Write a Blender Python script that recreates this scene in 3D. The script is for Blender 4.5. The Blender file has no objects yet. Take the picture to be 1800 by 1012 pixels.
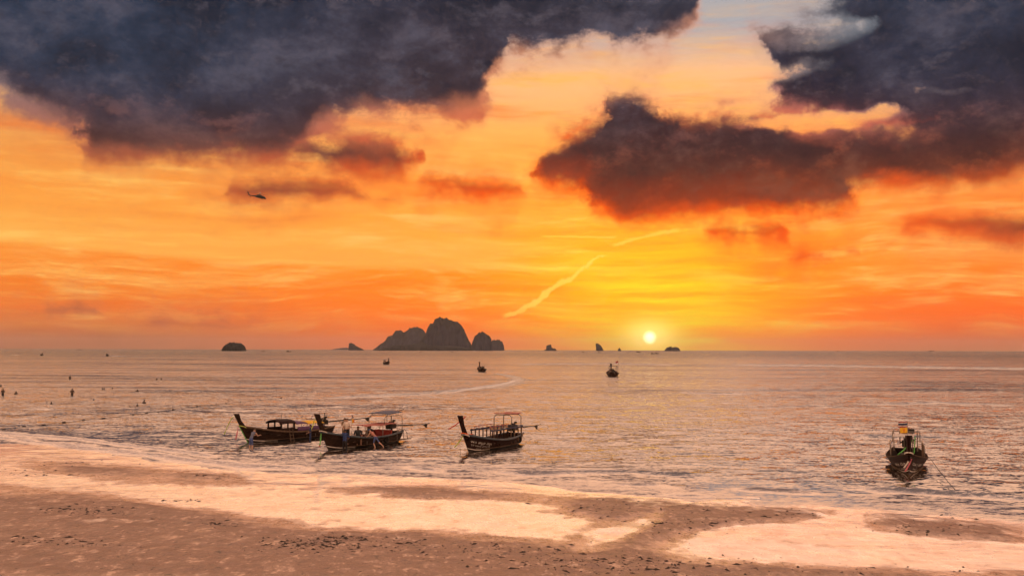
import bpy, bmesh, math, random
import numpy as np
from mathutils import Vector, Matrix, Euler

# ------------------------------------------------------------------ camera, sky, sun, exposure
SC = bpy.context.scene
COL = SC.collection
CAM_H = 7.0
PITCH = math.radians(3.55)
ROLL = math.radians(0.137)
FPX = 1750.0                      # focal length in pixels of the 1800 px wide photograph
cam_data = bpy.data.cameras.new("camera")
cam_data.sensor_width = 36.0
cam_data.lens = 35.0
cam_data.clip_start = 0.1
cam_data.clip_end = 200000.0
cam = bpy.data.objects.new("camera", cam_data)
COL.objects.link(cam)
CAM_R = Matrix.Rotation(math.radians(90) + PITCH, 3, 'X') @ Matrix.Rotation(ROLL, 3, 'Z')
CAM_C = Vector((0, 0, CAM_H))
cam.matrix_world = Matrix.Translation(CAM_C) @ CAM_R.to_4x4()
SC.camera = cam


def ray(px, py):
    """direction in the world of a photograph pixel (used to work out where things stand)"""
    d = CAM_R @ Vector(((px - 900) / FPX, -(py - 506) / FPX, -1.0))
    return d.normalized()


def azel(px, py):
    d = ray(px, py)
    return math.degrees(math.atan2(d.x, d.y)), math.degrees(math.asin(d.z))


def on_water(px, py, z=0.0):
    d = ray(px, py)
    t = (z - CAM_H) / d.z
    return CAM_C + d * t


def at_depth(px, py, depth):
    d = ray(px, py)
    return CAM_C + d * (depth / d.y)


SUN_AZ, SUN_EL = azel(1142, 593)
SC.view_settings.view_transform = 'Standard'
SC.view_settings.look = 'None'
SC.view_settings.exposure = 0.28
SC.view_settings.gamma = 1.0
SC.view_settings.use_curve_mapping = False
SC.cycles.max_bounces = 4
SC.cycles.diffuse_bounces = 2
SC.cycles.glossy_bounces = 2
SC.cycles.transmission_bounces = 4
SC.cycles.volume_bounces = 1
SC.cycles.use_denoising = True
SC.cycles.sample_clamp_indirect = 4.0
SC.cycles.use_adaptive_sampling = True
SC.cycles.adaptive_threshold = 0.025
SC.cycles.adaptive_min_samples = 10


def lin(r, g, b, k=1.0):
    f = lambda c: ((c / 255.0 + 0.055) / 1.055) ** 2.4 if c > 10 else c / 255.0 / 12.92
    return (f(r) * k, f(g) * k, f(b) * k, 1.0)


# ---- a small expression layer over shader nodes
class E:
    def __init__(self, nt, sock):
        self.nt, self.s = nt, sock

    def _m(self, op, *a, clamp=False):
        n = self.nt.nodes.new('ShaderNodeMath')
        n.operation = op
        n.use_clamp = clamp
        for i, x in enumerate((self,) + a):
            if isinstance(x, E):
                self.nt.links.new(x.s, n.inputs[i])
            else:
                n.inputs[i].default_value = x
        return E(self.nt, n.outputs[0])

    def __add__(self, o): return self._m('ADD', o)
    def __radd__(self, o): return self._m('ADD', o)
    def __sub__(self, o): return self._m('SUBTRACT', o)
    def __rsub__(self, o): return (self * -1.0) + o
    def __mul__(self, o): return self._m('MULTIPLY', o)
    def __rmul__(self, o): return self._m('MULTIPLY', o)
    def __truediv__(self, o): return self._m('DIVIDE', o)
    def abs(self): return self._m('ABSOLUTE')
    def min(self, o): return self._m('MINIMUM', o)
    def max(self, o): return self._m('MAXIMUM', o)
    def smin(self, o, k): return self._m('SMOOTH_MIN', o, k)
    def pow(self, o): return self._m('POWER', o)
    def exp(self): return self._m('EXPONENT')
    def sat(self): return self._m('ADD', 0.0, clamp=True)

    def step(self, a, b, smooth=True):
        n = self.nt.nodes.new('ShaderNodeMapRange')
        n.interpolation_type = 'SMOOTHSTEP' if smooth else 'LINEAR'
        n.clamp = True
        self.nt.links.new(self.s, n.inputs[0])
        n.inputs[1].default_value, n.inputs[2].default_value = a, b
        n.inputs[3].default_value, n.inputs[4].default_value = 0.0, 1.0
        return E(self.nt, n.outputs[0])

    def ramp(self, stops, interp='EASE'):
        n = self.nt.nodes.new('ShaderNodeValToRGB')
        cr = n.color_ramp
        cr.interpolation = interp
        while len(cr.elements) < len(stops):
            cr.elements.new(0.5)
        for e, (p, c) in zip(cr.elements, stops):
            e.position = p
            e.color = c
        self.nt.links.new(self.s, n.inputs[0])
        return E(self.nt, n.outputs[0])


def vmath(nt, op, a, b=None, out=0, scale=None, third=None):
    n = nt.nodes.new('ShaderNodeVectorMath')
    n.operation = op
    for i, x in enumerate((a, b, third)):
        if x is None:
            continue
        if isinstance(x, E):
            nt.links.new(x.s, n.inputs[i])
        else:
            n.inputs[i].default_value = x
    if scale is not None:
        n.inputs['Scale'].default_value = scale
    return E(nt, n.outputs[out])


def comb(nt, x, y, z=0.0):
    n = nt.nodes.new('ShaderNodeCombineXYZ')
    for i, v in enumerate((x, y, z)):
        if isinstance(v, E):
            nt.links.new(v.s, n.inputs[i])
        else:
            n.inputs[i].default_value = v
    return E(nt, n.outputs[0])


def noise(nt, vec, scale, detail=4.0, rough=0.55, color=False, dist=0.0):
    n = nt.nodes.new('ShaderNodeTexNoise')
    n.inputs['Scale'].default_value = scale
    n.inputs['Detail'].default_value = detail
    n.inputs['Roughness'].default_value = rough
    n.inputs['Distortion'].default_value = dist
    if vec is not None:
        nt.links.new(vec.s, n.inputs['Vector'])
    return E(nt, n.outputs['Color' if color else 'Fac'])


def mixc(nt, f, a, b, mode='MIX'):
    n = nt.nodes.new('ShaderNodeMix')
    n.data_type = 'RGBA'
    n.blend_type = mode
    n.clamp_factor = True
    if isinstance(f, E):
        nt.links.new(f.s, n.inputs[0])
    else:
        n.inputs[0].default_value = f
    for i, x in ((6, a), (7, b)):
        if isinstance(x, E):
            nt.links.new(x.s, n.inputs[i])
        else:
            n.inputs[i].default_value = x
    return E(nt, n.outputs[2])


def build_world():
    w = bpy.data.worlds.new("World")
    SC.world = w
    w.use_nodes = True
    nt = w.node_tree
    nt.nodes.clear()
    out = nt.nodes.new('ShaderNodeOutputWorld')
    tc = nt.nodes.new('ShaderNodeTexCoord')
    D = vmath(nt, 'NORMALIZE', E(nt, tc.outputs['Generated']))
    sep = nt.nodes.new('ShaderNodeSeparateXYZ')
    nt.links.new(D.s, sep.inputs[0])
    X, Y, Z = (E(nt, sep.outputs[i]) for i in range(3))
    az = X._m('ARCTAN2', Y) * 57.29578
    el = Z._m('ARCSINE') * 57.29578
    P0 = comb(nt, az, el)

    # distance (degrees) from the sun, squashed so that the glow is wider than high
    dsun = vmath(nt, 'DISTANCE', P0, (SUN_AZ, SUN_EL, 0), out=1)
    gsun = vmath(nt, 'LENGTH', vmath(nt, 'MULTIPLY', vmath(nt, 'SUBTRACT', P0, (SUN_AZ, SUN_EL + 1.8, 0)),
                                     (0.80, 1.12, 0)), out=1)

    # ---- clear sky: three elevation gradients (left of, around and right of the sun) over a Nishita sky
    t = (el / 90.0).max(0.0).pow(0.5)      # 0 horizon .. 1 zenith; 5 deg = .236, 10 = .333, 20 = .471
    e = lambda d: (d / 90.0) ** 0.5
    over = [(e(24), lin(252, 192, 154)), (e(30), lin(255, 196, 156, 1.5)), (e(46), lin(240, 190, 164, 1.25)), (e(64), lin(150, 128, 120)), (1.0, lin(124, 106, 102))]
    left = t.ramp([(0.0, lin(168, 104, 70)), (e(0.7), lin(184, 104, 62)), (e(2.2), lin(236, 126, 54)), (e(4.6), lin(244, 140, 50)),
                   (e(8), lin(244, 156, 74)), (e(12), lin(226, 160, 104)), (e(17), lin(176, 172, 172))] + over, 'LINEAR')
    cent = t.ramp([(0.0, lin(236, 122, 62)), (e(0.6), lin(252, 118, 34)), (e(2.0), lin(255, 122, 14)), (e(4.6), lin(255, 140, 28)),
                   (e(6.5), lin(254, 156, 50)), (e(12), lin(252, 172, 92)), (e(15.5), lin(242, 184, 136)), (e(18.0), lin(150, 158, 170)), (e(20.2), lin(150, 158, 170))] + over, 'LINEAR')
    rigt = t.ramp([(0.0, lin(190, 122, 90)), (e(0.7), lin(222, 110, 58)), (e(2.2), lin(255, 112, 34)), (e(4.6), lin(255, 128, 46)),
                   (e(8), lin(252, 150, 74)), (e(12), lin(244, 172, 118)), (e(16.0), lin(140, 150, 166)), (e(20.2), lin(146, 154, 168))] + over, 'LINEAR')
    sky = mixc(nt, az.step(-22, -2), left, cent)
    sky = mixc(nt, az.step(12, 26), sky, rigt)
    # the eastern half of the sky, behind: soft pink dusk
    back = t.ramp([(0.0, lin(196, 150, 136)), (e(8), lin(240, 194, 168)), (e(30), lin(255, 200, 166, 1.5)), (e(46), over[2][1]), (e(64), over[3][1]), (1.0, over[4][1])], 'LINEAR')
    sky = mixc(nt, (Y * -1.0).step(-0.55, 0.45), sky, back)
    nish = nt.nodes.new('ShaderNodeTexSky')
    nish.sky_type = 'NISHITA'
    nish.sun_disc = False
    nish.sun_elevation = math.radians(SUN_EL)
    nish.sun_rotation = math.radians(SUN_AZ)
    nish.dust_density = 4.0
    sky = mixc(nt, 0.05, sky, E(nt, nish.outputs[0]), 'ADD')

    sky = mixc(nt, 1.0 - el.step(9, 18), sky, (1.0, 0.83, 0.46, 1), 'MULTIPLY')   # dust low down takes out the blue

    # ---- thin high cirrus: long streaks and one great veil with a clear lower edge
    wv = noise(nt, D, 5.0, 3.0, 0.5, True)
    wv = vmath(nt, 'SCALE', vmath(nt, 'SUBTRACT', wv, (0.5, 0.5, 0.5)), scale=1.0)
    Pc = vmath(nt, 'ADD', P0, vmath(nt, 'MULTIPLY', wv, (6.0, 1.5, 0)))
    st1 = noise(nt, vmath(nt, 'MULTIPLY', Pc, (0.055, 0.62, 1.0)), 1.0, 7.0, 0.62)
    st2 = noise(nt, vmath(nt, 'MULTIPLY', vmath(nt, 'ADD', Pc, (31.0, 7.0, 3.0)), (0.16, 1.15, 1.0)), 1.0, 6.0, 0.64, dist=0.25)
    low = el.step(0.3, 2.5) * (1.0 - el.step(13, 22))
    st3 = noise(nt, vmath(nt, 'MULTIPLY', vmath(nt, 'ADD', Pc, (11.0, 3.0, 9.0)), (0.30, 2.6, 1.0)), 1.0, 4.0, 0.62)
    cir = (st1.step(0.46, 0.70) * 0.55 + st2.step(0.48, 0.70) * 0.6 + st3.step(0.5, 0.7) * st1.step(0.36, 0.6) * 0.55) * low
    near = (gsun * -0.16).exp()
    cir_col = mixc(nt, near.step(0.12, 0.6), lin(255, 190, 96), lin(255, 226, 84))
    sky = mixc(nt, cir.sat(), sky, cir_col)
    dk = (1.0 - st1.step(0.26, 0.5)) * low
    sky = mixc(nt, dk * 0.6, sky, lin(240, 108, 34))
    a0, e0 = azel(0, 430); a1, e1 = azel(420, 466); a2, e2 = azel(960, 482)
    wob = (noise(nt, D, 9.0, 5.0, 0.6) - 0.5) * 1.1
    edge_el = ((az - a0) * ((e1 - e0) / (a1 - a0)) + e0).max((az - a1) * ((e2 - e1) / (a2 - a1)) + e1)
    veil = (el - edge_el + wob * 0.5).step(-0.12, 0.35) * (1.0 - az.step(-3, 3)) * (1.0 - (el - edge_el).step(0.4, 4.5))
    sky = mixc(nt, veil * 0.5, sky, lin(255, 196, 94))

    # ---- glow round the sun, broken into bands by the cirrus, and the disc itself
    bands = noise(nt, vmath(nt, 'MULTIPLY', Pc, (0.11, 1.5, 1.0)), 1.0, 5.0, 0.6)
    glow = (gsun * gsun * -0.035).exp() * (0.5 + bands.step(0.3, 0.68) * 0.62)
    sky = mixc(nt, (glow * 0.95).sat(), sky, lin(255, 204, 16))
    core = (gsun * gsun * -0.11).exp() * bands.step(0.42, 0.66)
    sky = mixc(nt, (core * 0.75).sat(), sky, lin(255, 236, 40))
    halo = vmath(nt, 'LENGTH', vmath(nt, 'MULTIPLY', vmath(nt, 'SUBTRACT', P0, (SUN_AZ, SUN_EL + 0.1, 0)), (0.62, 1.0, 0)), out=1)
    sky = mixc(nt, (halo * halo * -0.55).exp() * 0.9, sky, lin(255, 214, 30))
    sky = mixc(nt, (halo * halo * -1.7).exp() * 0.95, sky, (1.6, 1.1, 0.24, 1.0))
    disc = 1.0 - dsun.step(0.10, 0.47)
    disc = disc * el.step(0.22, 0.36)
    sky = mixc(nt, disc, sky, (2.6, 2.1, 1.15, 1.0))

    # ---- vapour trail
    tn = noise(nt, D, 55.0, 4.0, 0.6) - 0.5

    def seg(p, q, w0, w1):
        A, B = Vector(azel(*p)), Vector(azel(*q))
        d = B - A
        L = d.length
        d /= L
        s = az * d.x + el * d.y - (A.x * d.x + A.y * d.y)
        n = az * (-d.y) + el * d.x - (-A.x * d.y + A.y * d.x)
        n = (n + tn * (4.6 * w0)).abs()
        f = (s / L)
        wid = f * (w1 - w0) + w0
        return (1.0 - (n / wid).step(0.25, 1.0)) * f.step(-0.02, 0.08) * (1.0 - f.step(0.93, 1.02))
    tr = seg((884, 562), (1010, 484), 0.22, 0.26).max(seg((1000, 489), (1064, 446), 0.24, 0.08)) * 0.66
    tr = tr.max(seg((1075, 432), (1195, 400), 0.13, 0.16) * 0.5).max(seg((950, 414), (1085, 418), 0.08, 0.1) * 0.45)
    sky = mixc(nt, tr, sky, lin(255, 224, 92))

    # ---- heavy clouds: banks laid out by azimuth and elevation (upper and lower edge of each bank), edges broken by noise
    w1 = vmath(nt, 'SUBTRACT', noise(nt, D, 11.0, 3.0, 0.6, True), (0.5, 0.5, 0.5))
    w2 = noise(nt, D, 36.0, 5.0, 0.64) - 0.5
    Pw = vmath(nt, 'ADD', vmath(nt, 'ADD', P0, vmath(nt, 'MULTIPLY', w1, (5.0, 1.9, 0))), comb(nt, w2 * 2.6, w2 * 0.8))
    sp = nt.nodes.new('ShaderNodeSeparateXYZ')
    nt.links.new(Pw.s, sp.inputs[0])
    azw, elw = E(nt, sp.outputs[0]), E(nt, sp.outputs[1])
    azn = (azw + 32.0) / 64.0

    def edge(pts):
        """elevation (degrees) of a cloud edge as a curve over azimuth; points are given as photograph pixels"""
        n = nt.nodes.new('ShaderNodeFloatCurve')
        c = n.mapping.curves[0]
        q = sorted(((azel(x, y)[0] + 32.0) / 64.0, (azel(x, y)[1] + 2.0) / 30.0) for x, y in pts)
        q = [(0.0, q[0][1])] + [(min(max(u, 0.001), 0.999), min(max(v, 0.0), 1.0)) for u, v in q] + [(1.0, q[-1][1])]
        while len(c.points) < len(q):
            c.points.new(0.5, 0.5)
        for p, (u, v) in zip(c.points, q):
            p.location = (u, v)
            p.handle_type = 'AUTO_CLAMPED'
        n.mapping.update()
        nt.links.new(azn.s, n.inputs['Value'])
        return E(nt, n.outputs[0]) * 30.0 - 2.0

    f0 = fb = None
    BANKS = [
        ([(-100, -300), (1900, -300)],
         [(-100, 150), (0, 178), (60, 208), (140, 235), (170, 282), (300, 292), (420, 290), (500, 285), (545, 262), (600, 222), (660, 205), (760, 212),
          (830, 202), (862, 172), (880, 128), (915, 96), (965, 98), (1030, 92), (1085, 116), (1130, 104), (1195, 70), (1226, 20), (1250, -60), (1290, -300), (1900, -500)]),
        ([(-50, 420), (480, 330), (520, 250), (560, 236), (650, 240), (700, 248), (735, 276), (745, 330), (1900, 420)],
         [(-50, 300), (480, 268), (520, 285), (560, 296), (620, 308), (660, 312), (700, 306), (735, 282), (745, 250), (1900, 250)]),
        ([(-50, 420), (370, 360), (395, 325), (440, 312), (520, 314), (600, 318), (660, 336), (700, 350), (715, 380), (735, 360), (752, 308), (800, 312), (860, 322),
          (895, 336), (910, 380), (1300, 480), (1350, 460), (1385, 441), (1430, 433), (1500, 440), (1516, 470), (1570, 430), (1600, 392), (1650, 380), (1700, 376), (1800, 368), (1900, 360)],
         [(-50, 300), (370, 336), (395, 350), (440, 358), (540, 362), (640, 360), (690, 350), (710, 330), (735, 300), (752, 318), (800, 340), (850, 356), (890, 358),
          (905, 320), (1300, 430), (1350, 436), (1385, 448), (1430, 448), (1500, 445), (1516, 430), (1570, 405), (1600, 408), (1660, 416), (1730, 422), (1800, 428), (1900, 430)]),
        ([(-50, 430), (900, 400), (925, 320), (955, 255), (1000, 226), (1040, 204), (1052, 168), (1100, 155), (1160, 170), (1200, 196), (1260, 202), (1320, 194), (1400, 208),
          (1500, 214), (1580, 222), (1660, 190), (1760, 172), (1900, 160)],
         [(-50, 240), (900, 270), (925, 322), (970, 345), (1020, 352), (1050, 384), (1120, 398), (1220, 388), (1300, 380), (1360, 378), (1420, 388), (1480, 376), (1500, 348),
          (1600, 338), (1700, 330), (1760, 316), (1900, 300)]),
        ([(-50, 300), (1290, 180), (1320, 60), (1350, 44), (1400, 26), (1450, 2), (1520, -60), (1600, -200), (1900, -300)],
         [(-50, -200), (1290, -40), (1320, 40), (1345, 96), (1360, 150), (1400, 200), (1470, 226), (1560, 240), (1640, 260), (1900, 280)]),
        ([(-50, 585), (30, 560), (60, 543), (100, 542), (140, 556), (190, 590), (220, 585), (260, 572), (340, 568), (440, 570), (460, 600), (800, 600), (1230, 470), (1262, 395), (1300, 386),
          (1370, 384), (1400, 430), (1900, 480)],
         [(-50, 540), (30, 548), (60, 556), (100, 556), (140, 550), (190, 560), (220, 575), (260, 582), (340, 582), (440, 576), (460, 560), (800, 540), (1230, 380), (1262, 405), (1300, 420),
          (1370, 418), (1400, 384), (1900, 420)]),
    ]
    for up, lo in BANKS:
        eu, eb = edge(up), edge(lo)
        below = eb - elw                   # > 0 under the bank
        d = (elw - eu).max(below)
        f0 = d if f0 is None else f0.smin(d, 0.5)
        ins = below.max((elw - eu) * 3.0)
        fb = ins if fb is None else fb.min(ins)
    # bright rifts in the upper right bank
    for (x, y, rx, ry) in ((1470, 212, 80, 9), (1520, 62, 80, 22), (1700, 158, 90, 10), (1400, 118, 60, 10), (1765, 10, 80, 14), (1620, 22, 100, 14)):
        a, e_ = azel(x, y)
        q = vmath(nt, 'LENGTH', vmath(nt, 'MULTIPLY', vmath(nt, 'SUBTRACT', comb(nt, azw, elw), (a, e_, 0)), (30.5 / rx, 30.5 / ry, 0)), out=1)
        f0 = f0 + (1.0 - q.step(0.0, 2.3)) * 2.3
    # elsewhere the cloud deck goes on, broken, to the zenith and round the horizon
    Z1 = Z.max(0.0) + 0.16
    deck = noise(nt, comb(nt, X / Z1, Y / Z1, 0.0), 1.5, 6.0, 0.55)
    outside = az.abs().step(29, 42).max(el.step(19.8, 24.0))
    deck_d = (0.56 - deck) * 16.0
    f0 = f0 * (1.0 - outside) + deck_d * outside
    fine = noise(nt, vmath(nt, 'MULTIPLY', D, (1, 1, 1.5)), 24.0, 8.0, 0.66)
    body = noise(nt, vmath(nt, 'MULTIPLY', D, (1, 1, 1.6)), 9.0, 6.0, 0.58, dist=0.4)
    fine2 = noise(nt, vmath(nt, 'MULTIPLY', vmath(nt, 'ADD', D, (0.005, 0.0, -0.014)), (1, 1, 1.5)), 24.0, 8.0, 0.66)
    relief = fine2 - fine              # > 0 on the side of each billow that faces down to the low sun
    hi = el.step(9.5, 15.0)
    ragged = (fine - 0.5) * (2.2 + hi * 2.8) + (body - 0.5) * (1.6 + hi * 1.8)
    f = f0 + ragged
    dens = 1.0 - f.step(-0.85, 0.45)
    thick = (f0 * -1.0 + (body - 0.5) * 2.6 + (fine - 0.5) * 1.6).step(-0.25, 1.35)
    under = 1.0 - (fb * -1.0 + (fine - 0.5) * 1.4 + (body - 0.5) * 1.2).step(0.0, 1.5)
    # colour: slate blue high up and to the left, purple brown low, red where the sun reaches the underside
    tl = ((el - 5.0) / 16.0).sat()
    cl = tl.ramp([(0.0, lin(156, 88, 60)), (0.22, lin(126, 76, 56)), (0.42, lin(96, 66, 62)), (0.66, lin(72, 60, 68)), (1.0, lin(58, 60, 76))], 'LINEAR')
    cr_ = tl.ramp([(0.0, lin(160, 74, 42)), (0.22, lin(126, 64, 44)), (0.40, lin(82, 50, 48)), (0.62, lin(62, 48, 58)), (1.0, lin(64, 68, 82))], 'LINEAR')
    ccol = mixc(nt, az.step(-8, 10), cl, cr_)
    blue = hi * ((az * -1.0).step(2, 22)) * 0.8 + hi * az.step(10, 24) * 0.5
    ccol = mixc(nt, blue, ccol, lin(50, 68, 92))
    puff = (body * 0.75 + fine * 0.75) - 0.25
    ccol = mixc(nt, puff.step(0.47, 0.70) * 0.6, ccol, mixc(nt, hi, lin(158, 98, 74), lin(116, 112, 128)))
    ccol = mixc(nt, (1.0 - puff.step(0.33, 0.52)) * 0.7, ccol, mixc(nt, hi, lin(58, 40, 42), lin(38, 40, 52)))
    warm = (gsun * -0.06).exp()
    ccol = mixc(nt, relief.step(0.0, 0.26) * 0.36, ccol, mixc(nt, hi, lin(196, 104, 66), lin(132, 122, 134)))
    ccol = mixc(nt, (relief * -1.0).step(0.0, 0.26) * 0.5, ccol, mixc(nt, hi, lin(48, 34, 38), lin(32, 34, 46)))
    fr_lo = mixc(nt, warm.step(0.15, 0.62), lin(190, 104, 66), lin(255, 104, 22))
    fr = mixc(nt, hi, fr_lo, mixc(nt, az.step(-22, -4), lin(150, 146, 150), mixc(nt, az.step(8, 20), lin(226, 150, 112), lin(140, 146, 156))))
    ccol = mixc(nt, (1.0 - thick) * 0.72, ccol, fr)
    wide = (1.0 - (fb * -1.0 + (fine - 0.5) * 2.2 + (body - 0.5) * 1.8).step(0.2, 3.4)) * (1.0 - el.step(9.5, 15.5))
    ccol = mixc(nt, wide * (0.22 + warm.step(0.25, 0.6) * 0.45) * (1.0 - az.step(14, 20) * 0.75), ccol, mixc(nt, warm.step(0.18, 0.6), lin(160, 90, 64), lin(196, 72, 30)))
    ug = under * (1.0 - el.step(10.5, 17.0)) * (0.12 + warm.step(0.2, 0.6) * 0.88)
    ccol = mixc(nt, (ug * (0.45 + warm.step(0.25, 0.6) * 0.5)).sat(), ccol, lin(255, 92, 16))
    ccol = mixc(nt, 1.0 - under * 0.8, ccol, (0.74, 0.74, 0.76, 1), 'MULTIPLY')
    # far from the frame the clouds are paler and softer
    ccol = mixc(nt, outside * 0.8, ccol, mixc(nt, el.step(34, 60), lin(240, 192, 166), lin(140, 112, 100)))
    wisp = (1.0 - (f0 + (fine - 0.5) * 6.0 + (body - 0.5) * 3.0).step(-0.6, 2.0)) * (1.0 - outside)
    sky = mixc(nt, wisp * 0.42, sky, mixc(nt, hi, mixc(nt, warm.step(0.18, 0.6), lin(214, 122, 72), lin(250, 110, 34)), fr))
    sky = mixc(nt, dens * (1.0 - outside * 0.35), sky, ccol)
    # below the horizon: the same dusk haze
    sky = mixc(nt, (el * -1.0).step(0.0, 1.5), sky, lin(120, 92, 78))
    sky = mixc(nt, (1.0 - outside) * el.step(-2.0, 0.0), sky, (0.86, 0.83, 0.80, 1), 'MULTIPLY')
    bg = nt.nodes.new('ShaderNodeBackground')
    bg.inputs['Strength'].default_value = 1.0
    nt.links.new(sky.s, bg.inputs['Color'])
    nt.links.new(bg.outputs[0], out.inputs['Surface'])
    w.cycles.sampling_method = 'NONE'


build_world()

sun_data = bpy.data.lights.new("sun", 'SUN')
sun_data.energy = 0.01
sun_data.angle = math.radians(10.0)
sun_data.color = (1.0, 0.52, 0.2)
sun = bpy.data.objects.new("sun", sun_data)
COL.objects.link(sun)
_sd = Vector((math.sin(math.radians(SUN_AZ)), math.cos(math.radians(SUN_AZ)), math.tan(math.radians(max(SUN_EL, 0.7)))))
sun.rotation_euler = _sd.to_track_quat('Z', 'Y').to_euler()

# ------------------------------------------------------------------ helpers
RNG = np.random.default_rng(11)
random.seed(5)


def project(x, y, z):
    """world points (arrays) to photograph pixels; only used to lay features of the beach out"""
    R = np.array(CAM_R)
    d = np.stack([x, y, z - CAM_H], -1) @ R
    w = np.where(-d[..., 2] < 0.05, 0.05, -d[..., 2])
    return 900 + FPX * d[..., 0] / w, 506 - FPX * d[..., 1] / w


_PERM = RNG.random((256, 256))


def vnoise(x, y, seed=0):
    x = x + seed * 17.31
    y = y + seed * 9.77
    xi, yi = np.floor(x).astype(int), np.floor(y).astype(int)
    fx, fy = x - xi, y - yi
    fx, fy = fx * fx * (3 - 2 * fx), fy * fy * (3 - 2 * fy)
    g = lambda i, j: _PERM[i % 256, j % 256]
    return (g(xi, yi) * (1 - fx) + g(xi + 1, yi) * fx) * (1 - fy) + (g(xi, yi + 1) * (1 - fx) + g(xi + 1, yi + 1) * fx) * fy


def fbm(x, y, oct=5, seed=0, gain=0.5):
    s, a, t = 0.0, 1.0, 0.0
    for i in range(oct):
        s = s + a * vnoise(x * 2 ** i, y * 2 ** i, seed + i * 3)
        t += a
        a *= gain
    return s / t - 0.5


def sstep(x, a, b):
    t = np.clip((x - a) / (b - a), 0, 1)
    return t * t * (3 - 2 * t)


def link(name, me, parent=None, mats=()):
    o = bpy.data.objects.new(name, me)
    COL.objects.link(o)
    if parent is not None:
        o.parent = parent
    for m in mats:
        if m.name not in [q.name for q in me.materials if q]:
            me.materials.append(m)
    return o


def tag(o, label=None, cat=None, group=None, kind=None):
    for k, v in (("label", label), ("category", cat), ("group", group), ("kind", kind)):
        if v:
            o[k] = v
    return o


def empty(name, loc=(0, 0, 0), rz=0.0):
    o = bpy.data.objects.new(name, None)
    o.empty_display_size = 0.2
    COL.objects.link(o)
    o.location = loc
    o.rotation_euler = (0, 0, rz)
    return o


def grid_mesh(name, V, nr, nc, attrs=None, smooth=True):
    """V: (nr*nc,3); quads between rows and columns"""
    me = bpy.data.meshes.new(name)
    i = np.arange((nr - 1) * (nc - 1))
    r, c = i // (nc - 1), i % (nc - 1)
    a = r * nc + c
    F = np.stack([a, a + 1, a + nc + 1, a + nc], 1).astype(np.int32)
    me.vertices.add(len(V))
    me.vertices.foreach_set("co", V.astype(np.float32).ravel())
    me.loops.add(F.size)
    me.loops.foreach_set("vertex_index", F.ravel())
    me.polygons.add(len(F))
    me.polygons.foreach_set("loop_start", np.arange(0, F.size, 4, dtype=np.int32))
    me.polygons.foreach_set("loop_total", np.full(len(F), 4, dtype=np.int32))
    me.polygons.foreach_set("use_smooth", np.full(len(F), smooth))
    for k, v in (attrs or {}).items():
        at = me.attributes.new(k, 'FLOAT', 'POINT')
        at.data.foreach_set("value", v.astype(np.float32).ravel())
    me.update(calc_edges=True)
    return me


def new_mat(name):
    m = bpy.data.materials.new(name)
    m.use_nodes = True
    nt = m.node_tree
    b = nt.nodes['Principled BSDF']
    return m, nt, b


def attr(nt, name):
    n = nt.nodes.new('ShaderNodeAttribute')
    n.attribute_name = name
    return E(nt, n.outputs['Fac'])


def set_in(nt, node, key, v):
    if isinstance(v, E):
        nt.links.new(v.s, node.inputs[key])
    else:
        node.inputs[key].default_value = v


_plain = {}


def paint(name, col, rough=0.6, metal=0.0, var=0.25, scale=6.0, spec=0.4):
    """a painted / wooden / cloth surface: base colour with uneven weathering"""
    if name in _plain:
        return _plain[name]
    m, nt, b = new_mat(name)
    tc = nt.nodes.new('ShaderNodeTexCoord')
    n = noise(nt, E(nt, tc.outputs['Object']), scale, 5.0, 0.6)
    c0 = tuple(c * (1 - var) for c in col) + (1,)
    c1 = tuple(min(1, c * (1 + var)) for c in col) + (1,)
    set_in(nt, b, 'Base Color', mixc(nt, n.step(0.3, 0.7), c0, c1))
    set_in(nt, b, 'Roughness', n * 0.25 + (rough - 0.12))
    b.inputs['Metallic'].default_value = metal
    b.inputs['Specular IOR Level'].default_value = spec
    _plain[name] = m
    return m


# ------------------------------------------------------------------ shoreline
SH_A, SH_B = 53.0, -0.58           # shoreline: y = 53 - 0.58 x


def inland(x, y):
    """metres inland (+) of the mean waterline, with a gently wandering edge"""
    s = (SH_A + SH_B * x - y) / math.sqrt(1 + SH_B * SH_B)
    wob = 1.6 * np.sin(x * 0.11 + 0.6) + 1.1 * np.sin(x * 0.27 + y * 0.05) + 2.6 * fbm(x * 0.12, y * 0.12, 3, 4)
    return s + (wob + 2.4 * fbm(x * 0.42, y * 0.42, 4, 14)) * np.exp(-(s / 14.0) ** 2)


cols = np.concatenate([np.linspace(-86, -31, 28, endpoint=False), np.linspace(-31, 31, 840), np.linspace(31, 86, 29)[1:]])
caz = np.radians(cols)


def ridge(px, py, pts, thick):
    """height of a small wave crest that follows a line of photograph pixels, 0..1, and position across it"""
    xs = np.array([p[0] for p in pts], float)
    ys = np.array([p[1] for p in pts], float)
    yc = np.interp(px, xs, ys)
    fade = sstep(px, xs[0], xs[0] + 60) * (1 - sstep(px, xs[-1] - 60, xs[-1]))
    return np.exp(-((py - yc) / thick) ** 2) * fade


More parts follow.
